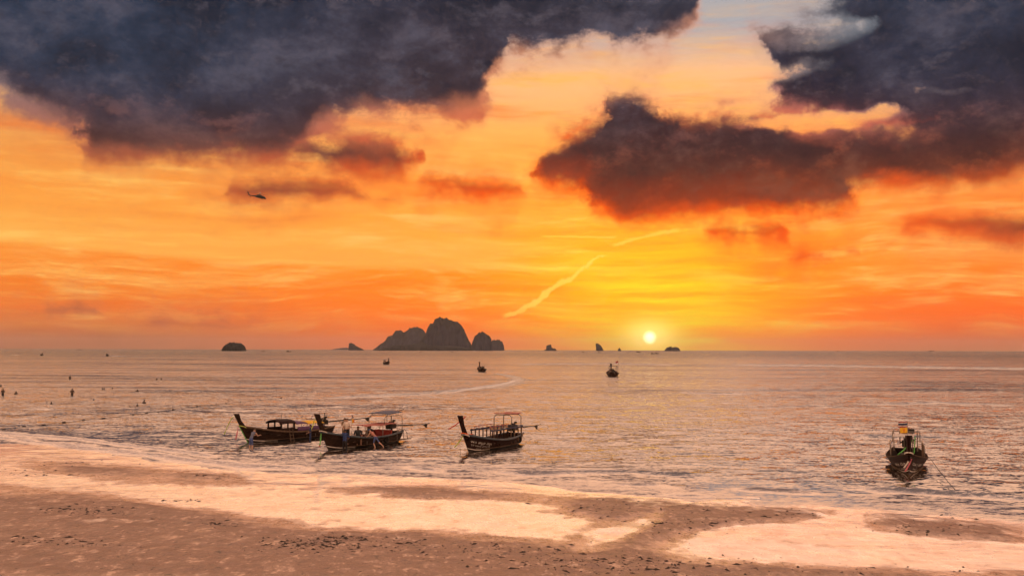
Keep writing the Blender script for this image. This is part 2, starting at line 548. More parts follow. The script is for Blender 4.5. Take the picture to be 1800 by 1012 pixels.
def build_sea():
    dep = np.concatenate([[0.45, 0.7, 1.0, 1.4, 1.9], np.linspace(2.5, 330, 436)])
    dist = CAM_H * FPX / dep
    A, Dd = np.meshgrid(caz, dist)
    X, Y = Dd * np.tan(np.clip(A, -1.35, 1.35)), Dd
    lim = 24000.0
    r = np.hypot(X, Y)
    k = np.minimum(1, lim / r)
    X, Y = X * k, Y * k
    px, py = project(X, Y, 0 * X)
    s = -inland(X, Y)                                       # metres seaward
    shoal = 0.14 + 0.86 * sstep(s, 3, 26)
    rowsp = np.gradient(dist)[:, None] * -1.0
    Zw = np.zeros_like(X)
    patch = 0.55 + 0.9 * (fbm(X * 0.02, Y * 0.035, 4, 9) + 0.5)
    rr = random.Random(3)
    for i in range(64):
        lam = 0.75 * (9.0 / 0.75) ** (i / 63.0)
        th = math.radians(rr.gauss(-98, 24))
        kk = 2 * math.pi / lam
        kx, ky = kk * math.cos(th), kk * math.sin(th)
        amp = 0.0105 * lam / (1 + (lam / 2.6) ** 1.3)
        ok = sstep(lam / np.maximum(np.abs(ky) / kk * rowsp, 1e-3), 2.4, 5.0)
        Zw += amp * ok * np.sin(kx * X + ky * Y + rr.uniform(0, 6.28))
    sharp = Zw + 2.2 * Zw * np.abs(Zw)
    Zw = sharp * shoal * patch * 0.30
    # low swell lines and the little breakers that roll in
    Zr = np.zeros_like(X)
    crest = np.zeros_like(X)
    foam = np.zeros_like(X)
    jag = 3.0 * fbm(X * 0.35, Y * 0.35, 4, 21) * 2
    for pts, th, h in (
        ([(-80, 762), (0, 768), (100, 781), (250, 797), (420, 817), (560, 824)], 4.0, 0.055),
        ([(-80, 756), (0, 760), (120, 770), (260, 786), (400, 804)], 2.6, 0.03),
        ([(700, 820), (745, 824), (792, 828)], 2.4, 0.10),
        ([(860, 829), (960, 830), (1020, 828), (1110, 829), (1180, 835), (1260, 840)], 2.8, 0.12),
        ([(1280, 857), (1360, 862), (1450, 867)], 2.2, 0.08),
        ([(1500, 857), (1600, 864), (1690, 871), (1860, 878)], 3.0, 0.12),
        ([(1290, 827), (1380, 829), (1470, 833)], 1.8, 0.06),
        ([(910, 764), (980, 766)], 1.5, 0.05),
        ([(1470, 765), (1560, 768), (1660, 769), (1720, 774)], 2.3, 0.12),
        ([(1740, 768), (1880, 772)], 2.6, 0.07),
        ([(1060, 850), (1190, 853)], 1.8, 0.05), ([(1150, 869), (1260, 872)], 1.6, 0.05),
        ([(860, 817), (960, 818)], 1.8, 0.05), ([(1150, 798), (1320, 797)], 1.6, 0.05),
        ([(1280, 641), (1420, 642), (1560, 645), (1700, 647), (1880, 650)], 0.9, 0.45),
        ([(900, 640), (1060, 639), (1200, 641)], 0.7, 0.25),
        ([(1500, 711), (1660, 708), (1800, 714)], 1.1, 0.10), ([(1180, 690), (1330, 692)], 1.0, 0.10),
        ([(560, 700), (760, 692), (880, 676), (925, 664)], 1.2, 0.16),
    ):
        g = ridge(px, py + jag * (th / 3.0), pts, th)
        crest = np.maximum(crest, g * (0.75 if h < 0.056 else 1.0))
        Zr += (1.5 if h > 0.056 else 1.0) * h * g * np.clip(0.55 + 1.6 * (fbm(X * 0.22, Y * 0.5, 3, 31) + 0.2), 0.1, 1.3)
    g = ridge(px, py + jag, [(-80, 765), (0, 770), (100, 783), (250, 800), (420, 819), (560, 827)], 2.2)
    foam = np.maximum(foam, g * sstep(fbm(X * 1.6, Y * 1.6, 4, 51), 0.08, 0.22) * 0.5)
    foam = np.maximum(foam, np.exp(-((s - 0.25) / 0.22) ** 2) * sstep(fbm(X * 0.5, Y * 0.5, 4, 57), -0.05, 0.2) * 0.25)
    # wakes: a smooth bright track of churned water behind each moving boat
    wake = np.zeros_like(X)

    def track(pts, w0, w1, strength):
        nonlocal wake
        P = [on_water(*p) for p in pts]
        Q = []
        for a, b in zip(P[:-1], P[1:]):
            for i in range(14):
                Q.append(a.lerp(b, i / 14.0))
        Q = np.array([(q.x, q.y) for q in Q])
        lo, hi = Q.min(0) - 12, Q.max(0) + 12
        sel = (X > lo[0]) & (X < hi[0]) & (Y > lo[1]) & (Y < hi[1])
        xs, ys = X[sel], Y[sel]
        best = np.full(xs.shape, 0.0)
        for i, q in enumerate(Q):
            f = i / (len(Q) - 1)
            w = w0 + (w1 - w0) * f
            best = np.maximum(best, np.exp(-((xs - q[0]) ** 2 + (ys - q[1]) ** 2) / (w * w)) * (1 - 0.55 * f))
        m = wake[sel]
        wake[sel] = np.maximum(m, np.clip(best * 1.5, 0, 1) * strength)
    track([(868, 656), (890, 659), (905, 663), (912, 668), (904, 673), (880, 678), (850, 682), (800, 686), (740, 690), (660, 694)], 1.2, 5.0, 1.0)
    track([(1085, 663), (1110, 672), (1150, 686)], 0.5, 2.0, 0.35)
    track([(66, 624.6), (45, 624.4), (22, 624.0)], 3.0, 6.0, 0.9)
    track([(74, 624.9), (78, 625.2)], 2.0, 2.0, 0.9)
    track([(196, 625.0), (215, 626.2), (245, 627.0)], 3.0, 8.0, 0.8)
    track([(188, 625.3), (191, 625.2)], 2.0, 2.0, 0.9)
    track([(1134, 622.3), (1126, 622.4)], 5.0, 8.0, 0.6)
    calm = np.zeros_like(X)
    for bp, sp in (((436, 778), (577, 766)), ((577, 791), (696, 775.5)), ((823.5, 795), (900, 780.5)), ((1598, 835), (1591, 805))):
        a, b_ = on_water(*bp), on_water(*sp)
        for i in range(1, 9):
            q = a.lerp(b_, 0.04 + 0.12 * i)
            for off in (0.4, 1.6, 2.8):
                cx_, cy_ = q.x - off * q.x / q.length, q.y - off * q.y / q.length
                calm = np.maximum(calm, np.exp(-(((X - cx_) / 0.7) ** 2 + ((Y - cy_) / 1.2) ** 2)) * (1 - 0.1 * off))
    calm = np.clip(calm * 1.05, 0, 0.86)
    Zw = Zw * (1 - 0.92 * calm)
    Zs = np.where(s < 0, -0.02 * sstep(-s, 0, 2) - 0.0, 0)
    Zw = (Zw * sstep(s, -0.6, 5.0) + Zr) * (1 - 0.5 * wake) + 0.05 * wake * (X > -400) + Zs * 0 - 0.25 * sstep(-s, 0.8, 4)
    V = np.stack([X, Y, Zw], -1).reshape(-1, 3)
    me = grid_mesh("sea", V, len(dep), len(cols), {"foam": foam, "wake": wake, "seaward": s, "calm": calm, "crest": crest})
    m, nt, b = new_mat("sea_water")
    geo = nt.nodes.new('ShaderNodeNewGeometry')
    P = E(nt, geo.outputs['Position'])
    N = E(nt, geo.outputs['Normal'])
    dist_ = vmath(nt, 'LENGTH', P, out=1)
    wk, fm, sw = attr(nt, "wake"), attr(nt, "foam"), attr(nt, "seaward")
    # ripples as slopes, so that they average out correctly far away
    n1 = vmath(nt, 'SUBTRACT', noise(nt, vmath(nt, 'MULTIPLY', P, (0.42, 1.0, 1.0)), 1.15, 3.0, 0.62, True), (0.5, 0.5, 0.5))
    n2 = vmath(nt, 'SUBTRACT', noise(nt, vmath(nt, 'MULTIPLY', P, (0.6, 1.0, 1.0)), 5.5, 2.0, 0.6, True), (0.5, 0.5, 0.5))
    pt = noise(nt, vmath(nt, 'MULTIPLY', P, (0.016, 0.07, 1.0)), 1.0, 8.0, 0.74)
    pt2 = noise(nt, vmath(nt, 'MULTIPLY', P, (0.0022, 0.012, 1.0)), 1.0, 5.0, 0.6)
    amp = (0.32 + pt.step(0.34, 0.66) * 1.05) * (0.55 + pt2.step(0.3, 0.66) * 0.75) * (0.22 + sw.step(0.0, 18.0) * 0.78) * (1.0 - wk * 0.75)
    sl = vmath(nt, 'ADD', vmath(nt, 'MULTIPLY', n1, (0.7, 0.85, 0)), vmath(nt, 'MULTIPLY', n2, (0.8, 1.0, 0)))
    am = comb(nt, amp, amp, 0.0)
    # ripples run ashore, so their landward faces are the steeper ones; the water in the lee of the hulls lies calm
    lee = 1.0 - attr(nt, "calm")
    crest = noise(nt, vmath(nt, 'MULTIPLY', P, (0.30, 1.0, 1.0)), 1.5, 5.0, 0.66, dist=0.5) + (pt - 0.5) * 0.22 + (sw.step(0.0, 12.0) - 1.0) * 0.07 - wk * 0.3
    crest = crest.step(0.555, 0.66)
    face = attr(nt, "crest") * noise(nt, vmath(nt, 'MULTIPLY', P, (0.5, 1.0, 1.0)), 4.0, 4.0, 0.7).step(0.34, 0.56)
    tl_ = comb(nt, 0.0, lee * (crest * -0.40 - 0.145) - face * 0.55, 0.0)
    sl = vmath(nt, 'ADD', vmath(nt, 'MULTIPLY', vmath(nt, 'MULTIPLY', sl, am), comb(nt, lee, lee, 0.0)), tl_)
    NN = vmath(nt, 'NORMALIZE', vmath(nt, 'ADD', N, sl))
    nt.links.new(NN.s, b.inputs['Normal'])
    body = mixc(nt, sw.step(0.0, 9.0), (0.20, 0.14, 0.10, 1), (0.05, 0.044, 0.037, 1))
    fo = noise(nt, P, 2.2, 5.0, 0.7).step(0.42, 0.62)
    fmask = (fm * fo + wk * (0.45 + fo * 0.35)).sat()
    set_in(nt, b, 'Base Color', mixc(nt, fmask, body, (0.75, 0.72, 0.68, 1)))
    set_in(nt, b, 'Roughness', dist_.step(60, 1500) * 0.16 + 0.05 + fmask * 0.3)
    b.inputs['IOR'].default_value = 1.6
    gl = nt.nodes.new('ShaderNodeBsdfGlossy')          # the silky sheen of the evening sea
    gl.inputs['Color'].default_value = (0.9, 0.86, 0.84, 1)
    nt.links.new(NN.s, gl.inputs['Normal'])
    set_in(nt, gl, 'Roughness', dist_.step(60, 1500) * 0.16 + 0.07)
    mx = nt.nodes.new('ShaderNodeMixShader')
    set_in(nt, mx, 0, (1.0 - fmask) * (1.0 - dist_.step(120, 1500) * 0.8) * 0.40)
    nt.links.new(b.outputs[0], mx.inputs[1])
    nt.links.new(gl.outputs[0], mx.inputs[2])
    nt.links.new(mx.outputs[0], nt.nodes['Material Output'].inputs['Surface'])
    o = link("sea", me, None, [m])
    tag(o, "calm pinkish sea rippling out to the horizon", "sea", None, "structure")
    return o


# wet patches (+) and sand bars (-) on the low-tide flat: photograph x, y, half width, half height, tilt, weight
WET = [
    (150, 790, 330, 16, 4, 1.2), (420, 832, 260, 20, 4, 0.8), (40, 842, 120, 18, 0, 0.7), (330, 868, 250, 17, 5, 0.9), (640, 896, 130, 34, 2, 1.3),
    (480, 886, 170, 22, 6, 0.9), (850, 915, 130, 34, 0, 1.0), (930, 880, 120, 16, 0, 0.7), (985, 930, 110, 34, -10, 1.25), (1110, 925, 90, 16, -28, 1.1),
    (1190, 895, 70, 9, -24, 1.0), (1330, 945, 180, 26, -4, 1.25), (1520, 965, 320, 32, 2, 1.4), (1460, 915, 70, 20, -30, 1.1), (1512, 905, 18, 26, 0, 1.0),
    (1690, 975, 260, 28, 3, 1.2), (1330, 925, 90, 14, -10, 0.9), (1250, 985, 90, 14, 0, 0.6), (1740, 905, 130, 9, 4, 0.9), (620, 840, 180, 9, 3, 0.9),
    (780, 850, 220, 10, 3, 0.9), (1090, 866, 250, 7, 2, 1.0), (1330, 884, 180, 6, 3, 1.0), (-150, 800, 200, 40, 0, 1.0), (2050, 960, 250, 60, 0, 1.0),
    (90, 800, 110, 12, 3, 0.5),
    (130, 818, 80, 9, 2, -1.1), (215, 830, 110, 11, 3, -1.0), (375, 838, 75, 10, 2, -1.4), (830, 868, 170, 10, 1, -1.3), (1068, 893, 105, 22, 0, -2.0),
    (1225, 918, 125, 34, -14, -2.0), (1260, 893, 66, 13, 0, -1.0), (1402, 903, 52, 14, -5, -1.8), (1630, 926, 120, 18, 6, -2.0), (1760, 945, 90, 14, 8, -0.9),
    (900, 958, 150, 16, -2, -0.9), (1000, 1000, 330, 30, 0, -1.6), (300, 985, 520, 46, 0, -1.2), (60, 905, 220, 36, 6, -0.9), (300, 905, 190, 14, 8, -0.8),
    (560, 957, 120, 18, -10, -0.7), (700, 945, 130, 12, -6, -0.7), (1030, 930, 46, 8, -6, -0.8), (1560, 1010, 260, 12, 0, -0.8), (680, 864, 90, 8, 2, -1.0),
    (1790, 1000, 90, 14, 0, -0.7),
]


def build_sand():
    dep = np.concatenate([np.linspace(120, 150, 8, endpoint=False), np.linspace(150, 425, 360), np.geomspace(428, 4000, 46)])
    dist = CAM_H * FPX / dep
    A, Dd = np.meshgrid(caz, dist)
    X, Y = Dd * np.tan(np.clip(A, -1.35, 1.35)), Dd
    s = inland(X, Y)
    base = np.where(s > 0, 0.020 * s * sstep(s, 0, 6) + 0.004 * s, 0.05 * s)
    base = np.clip(base, -1.6, 3)
    px, py = project(X, Y, base)
    w = np.zeros_like(X)
    wx = 30 * fbm(X * 0.3, Y * 0.3, 5, 61) * 2
    wy = 8 * fbm(X * 0.3, Y * 0.3, 5, 71) * 2
    for (cx, cy, rx, ry, rot, wt) in WET:
        c, sn = math.cos(math.radians(rot)), math.sin(math.radians(rot))
        dx, dy = px + wx - cx, py + wy - cy
        u, v = (dx * c + dy * sn) / rx, (-dx * sn + dy * c) / ry
        w += wt * np.exp(-(u * u + v * v) * 0.85)
    far = sstep(py, 1010, 1090)
    w = w * (1 - far) + 0.3 * fbm(X * 0.15, Y * 0.2, 4, 81) * far
    fine = fbm(X * 1.1, Y * 1.1, 5, 91)
    mid = fbm(X * 0.28, Y * 0.4, 4, 95)
    w = w * 1.5 + 1.0 * fine + 0.9 * fbm(X * 0.22 + Y * 0.05, Y * 0.75, 4, 96) + 0.5 * fbm(X * 2.7, Y * 2.7, 4, 99)
    wet = sstep(w, -0.45, 1.5)
    wet = np.maximum(wet, (1 - sstep(s, 0.0, 6.0 + 9.0 * mid)) * (0.85 + 0.6 * fine))
    dry = sstep(-w, 0.15, 1.2)
    lump = fbm(X * 3.1, Y * 3.1, 4, 101)
    Zs = base + 0.075 * dry * (1 + 0.6 * fine) - 0.02 * wet + (1 - wet) * (0.030 * lump + 0.03 * fine) * (1 - sstep(-s, 0, 1))
    V = np.stack([X, Y, Zs], -1).reshape(-1, 3)
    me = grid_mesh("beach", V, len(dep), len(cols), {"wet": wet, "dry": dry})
    m, nt, b = new_mat("wet_sand")
    geo = nt.nodes.new('ShaderNodeNewGeometry')
    P = E(nt, geo.outputs['Position'])
    wt, dr = attr(nt, "wet"), attr(nt, "dry")
    Ps = vmath(nt, 'MULTIPLY', P, (1.0, 0.55, 1.0))
    na = noise(nt, P, 0.55, 6.0, 0.62)
    nb = noise(nt, Ps, 1.7, 9.0, 0.74)
    nc = noise(nt, Ps, 5.0, 4.0, 0.7)
    spk = noise(nt, Ps, 3.1, 5.0, 0.75, dist=0.6)
    grain = nb * 0.6 + nc * 0.4
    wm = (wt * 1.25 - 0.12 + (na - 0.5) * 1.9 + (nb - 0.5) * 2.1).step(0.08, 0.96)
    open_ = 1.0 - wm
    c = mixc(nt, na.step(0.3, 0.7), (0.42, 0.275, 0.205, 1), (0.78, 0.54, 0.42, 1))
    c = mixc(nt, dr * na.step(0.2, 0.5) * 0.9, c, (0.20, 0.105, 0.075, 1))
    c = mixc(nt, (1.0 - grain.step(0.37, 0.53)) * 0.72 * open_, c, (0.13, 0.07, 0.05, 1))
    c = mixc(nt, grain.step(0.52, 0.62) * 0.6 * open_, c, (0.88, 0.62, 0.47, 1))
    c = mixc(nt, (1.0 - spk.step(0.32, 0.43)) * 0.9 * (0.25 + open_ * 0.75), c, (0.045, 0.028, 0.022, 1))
    c = mixc(nt, wm * 0.88, c, (0.90, 0.78, 0.70, 1))  # pools paled in base colour, standing in for the bright sky they mirror
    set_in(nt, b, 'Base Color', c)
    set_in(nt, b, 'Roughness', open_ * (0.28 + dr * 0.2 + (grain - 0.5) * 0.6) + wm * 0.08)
    b.inputs['IOR'].default_value = 1.36
    # lumps and worm casts: relief only where the sand is not under a film of water
    h = nb * 0.7 + nc * 0.25
    bp = nt.nodes.new('ShaderNodeBump')
    bp.inputs['Distance'].default_value = 0.25
    set_in(nt, bp, 'Strength', open_ * 0.8 + 0.006)
    nt.links.new(h.s, bp.inputs['Height'])
    nt.links.new(bp.outputs[0], b.inputs['Normal'])
    # the film of water: faint ripples run landward over it too
    rp = vmath(nt, 'SUBTRACT', noise(nt, vmath(nt, 'MULTIPLY', P, (0.5, 1.0, 1.0)), 3.0, 3.0, 0.6, True), (0.5, 0.5, 0.5))
    fn = vmath(nt, 'NORMALIZE', vmath(nt, 'ADD', E(nt, geo.outputs['Normal']), vmath(nt, 'ADD', vmath(nt, 'MULTIPLY', rp, (0.10, 0.12, 0)), (0, -0.18, 0))))
    gl = nt.nodes.new('ShaderNodeBsdfGlossy')
    gl.inputs['Color'].default_value = (0.92, 0.88, 0.86, 1)
    gl.inputs['Roughness'].default_value = 0.12
    nt.links.new(fn.s, gl.inputs['Normal'])
    mx = nt.nodes.new('ShaderNodeMixShader')
    set_in(nt, mx, 0, wm * wm * (0.26 + nb.step(0.36, 0.58) * 0.22 + na.step(0.35, 0.65) * 0.12) + open_ * 0.05)
    nt.links.new(b.outputs[0], mx.inputs[1])
    nt.links.new(gl.outputs[0], mx.inputs[2])
    nt.links.new(mx.outputs[0], nt.nodes['Material Output'].inputs['Surface'])
    o = link("beach", me, None, [m])
    tag(o, "wet low-tide sand flat with shallow pools and darker bars", "beach", None, "structure")
    return o, (dist, caz, Zs)


sea = build_sea()
beach, _bg = build_sand()


def beach_height(x, y):
    dist, az_, Zs = _bg
    i = np.interp(-y, -dist, np.arange(len(dist)))
    j = np.interp(math.atan2(x, y), az_, np.arange(len(az_)))
    i0, j0 = min(int(i), len(dist) - 2), min(int(j), len(az_) - 2)
    fi, fj = i - i0, j - j0
    return float((Zs[i0, j0] * (1 - fi) + Zs[i0 + 1, j0] * fi) * (1 - fj) + (Zs[i0, j0 + 1] * (1 - fi) + Zs[i0 + 1, j0 + 1] * fi) * fj)


def sand_z(px_, py_):
    """a point of the beach under a photograph pixel"""
    d = ray(px_, py_)
    t = 40.0
    z = 0.3
    for _ in range(8):
        t = (z - CAM_H) / d.z
        p = CAM_C + d * t
        z = beach_height(p.x, p.y)
    return Vector((p.x, p.y, z))


# ------------------------------------------------------------------ limestone islands
def island_material(name, veg):
    m, nt, b = new_mat(name)
    geo = nt.nodes.new('ShaderNodeNewGeometry')
    P = vmath(nt, 'SCALE', E(nt, geo.outputs['Position']), scale=0.01)
    n = noise(nt, P, 1.3, 6.0, 0.65)
    st = noise(nt, vmath(nt, 'MULTIPLY', P, (3.0, 3.0, 0.7)), 2.0, 5.0, 0.6)
    sep = nt.nodes.new('ShaderNodeSeparateXYZ')
    nt.links.new(geo.outputs['Normal'], sep.inputs[0])
    up = E(nt, sep.outputs[2])
    rock = mixc(nt, st.step(0.3, 0.7), (0.011, 0.017, 0.032, 1), (0.036, 0.046, 0.074, 1))
    f = (up * 0.9 + n * 0.9 + veg).step(0.62, 1.0)
    set_in(nt, b, 'Base Color', mixc(nt, f, rock, mixc(nt, st, (0.012, 0.017, 0.018, 1), (0.024, 0.030, 0.030, 1))))
    b.inputs['Roughness'].default_value = 0.95
    b.inputs['Specular IOR Level'].default_value = 0.1
    return m


ISL_ROCK = island_material("limestone_cliff", 0.0)
ISL_VEG = island_material("wooded_limestone", 0.5)


def island(name, outline, dist, label, mat, depth=0.45, rough=1.2, seed=0, group=None, nx=150, ny=44, steep=3.2, lean=None):
    """outline: photograph pixels of the skyline from one shore to the other; the island gets its own depth and crags"""
    xs = np.array([p[0] for p in outline], float)
    ys = np.array([p[1] for p in outline], float)
    k = dist / FPX
    W = (xs[-1] - xs[0]) * k
    xc = 0.5 * (xs[0] + xs[-1])
    hz = 614.6 + (xc - 900) * math.tan(ROLL) - 0.15
    H = np.maximum(hz - ys, 0) * k + CAM_H
    c = at_depth(xc, hz, dist)
    u = np.linspace(0, 1, nx)
    v = np.linspace(-1, 1, ny)
    U, Vv = np.meshgrid(u, v)
    Hx = np.interp(xs[0] + u * (xs[-1] - xs[0]), xs, H)[None, :]
    prof = np.clip(1 - np.abs(Vv) ** steep, 0, 1) ** 0.55
    foot = np.sqrt(np.clip(1 - (2 * U - 1) ** 4, 0.0, 1))
    s_ = max(W, 60)
    lx = (U - 0.5) * W
    ly = Vv * depth * W * 0.5 * (0.25 + 0.75 * foot)
    cr = fbm(lx / s_ * 9, ly / s_ * 9, 5, seed)
    crz = fbm(lx / s_ * 16 + 5, ly / s_ * 16, 4, seed + 7)
    Z = Hx * prof * (1 + 0.34 * cr * (np.abs(Vv) > 0.06) * rough) + Hx * 0.05 * crz * rough * prof
    lx = lx + 0.030 * s_ * fbm(Z / s_ * 14, ly / s_ * 8 + 3, 4, seed + 3) * rough * np.clip(Z / (Hx + 1), 0, 1)
    ly = ly + 0.07 * s_ * fbm(Z / s_ * 9, lx / s_ * 11, 4, seed + 5) * rough
    if lean:
        hm = H.max()
        t = np.clip(Z / hm, 0, 1)
        lx = lx + lean * k * (t ** 1.4)
    Z = np.where(np.abs(Vv) >= 0.999, -4.0, Z - 3.0 * (1 - foot))
    V = np.stack([lx, ly, Z], -1).reshape(-1, 3)
    me = grid_mesh(name, V, ny, nx)
    o = link(name, me, None, [mat])
    o.location = (c.x, c.y, 0)
    tag(o, label, "island", group)
    return o


island("limestone_island", [(728, 615), (733, 606), (738, 603), (743, 596), (747, 590), (750, 582), (752, 575), (756, 569), (760, 568.5), (763, 561), (767, 560), (773, 560), (782, 562.5),
                            (790, 564), (797, 567), (804, 569), (810, 575), (815, 580), (819, 588), (822, 594), (826, 600), (829, 606), (833, 610), (836, 615)], 7000,
       "tallest dark limestone island with a flat-topped cliff, right of the pale ridge", ISL_ROCK, seed=2)
island("limestone_island", [(657, 615), (664, 609), (671, 604), (678, 599), (682, 592), (689, 590), (695, 583), (705, 583), (709, 585.5), (714, 584.5), (720, 579), (727, 577), (733, 576),
                            (739, 577.5), (743, 579), (746, 584), (752, 592), (758, 615)], 8600,
       "paler sloping limestone ridge behind the tallest island", ISL_ROCK, seed=12)
island("wooded_shore", [(661, 615), (668, 612), (680, 609.5), (700, 607), (716, 606), (726, 604.5), (735, 603), (745, 601), (756, 606), (772, 608), (790, 607), (808, 609), (822, 611), (836, 615)], 6600,
       "low dark wooded shore along the foot of the tallest island", ISL_VEG, depth=0.2, seed=22)
island("limestone_island", [(827, 615), (828.5, 608), (831, 600), (834, 593), (838, 588), (842, 585.5), (847, 585), (852, 586.5), (857, 589.5), (861, 593.5), (864, 600), (866, 607), (867.5, 615)], 6800,
       "steep rounded limestone dome beside the tallest island", ISL_ROCK, depth=0.8, seed=32)
island("limestone_island", [(862, 615), (863, 600), (868, 598.5), (874, 598), (879, 598.5), (883, 601.5), (885.5, 606.5), (886.8, 615)], 8400,
       "small pale limestone block half hidden behind the rounded dome", ISL_ROCK, depth=0.9, seed=42)
island("wooded_islet", [(391, 613.6), (392.5, 610), (396, 607.5), (400, 604.5), (404, 602.5), (408, 602), (412, 602.8), (415, 604.2), (418, 603), (422, 602.6), (426, 604.5), (429, 607.5), (430, 610), (431.5, 613.6)], 3600,
       "low dark wooded islet with a double hump, alone on the horizon", ISL_VEG, depth=0.8, seed=52, rough=1.3)
island("sea_rock", [(613, 614), (613.6, 604.5), (617, 602.5), (621, 604.8), (625, 607.5), (630, 610.4), (635, 612), (639, 614)], 7600,
       "wedge-shaped rock islet, steep on its left, beside the sloping ridge", ISL_ROCK, depth=0.9, seed=62)
island("sea_rock", [(956.5, 615.6), (960, 613.5), (960.5, 608), (964, 606.5), (968.5, 605.4), (969.8, 611), (973, 612.5), (975, 611.6), (977.5, 614), (978.5, 615.6)], 7400,
       "rock stack with a tall block and a low ledge on its right", ISL_ROCK, depth=0.9, seed=72)
island("sea_rock", [(1048.2, 615.6), (1048.6, 611), (1049, 606), (1050, 604), (1053, 604), (1056, 606), (1058.5, 609), (1060, 612), (1060.6, 615.6)], 7400,
       "tall sail-shaped rock stack leaning to the left", ISL_ROCK, depth=0.9, seed=82, lean=-2.4)
island("sea_rock", [(1086, 616), (1086.6, 613.6), (1088, 611.2), (1089.6, 611.6), (1091, 614), (1091.8, 616)], 7600,
       "tiny pointed rock stack between the sail-shaped stack and the sun", ISL_ROCK, depth=0.9, seed=92)
island("sea_rock", [(1168, 616), (1170, 613.6), (1173, 611), (1177, 609.6), (1179.5, 608.6), (1181.5, 611), (1184, 610), (1188, 609.9), (1192, 610.6), (1194, 613), (1195.6, 616)], 7200,
       "rugged double-humped islet just right of the sun", ISL_ROCK, depth=0.7, seed=102)
island("far_headland", [(583, 614), (590, 612.6), (600, 611.4), (610, 610.6), (616, 614)], 15000,
       "very faint far headland left of the wedge-shaped rock", ISL_ROCK, depth=0.5, seed=112)

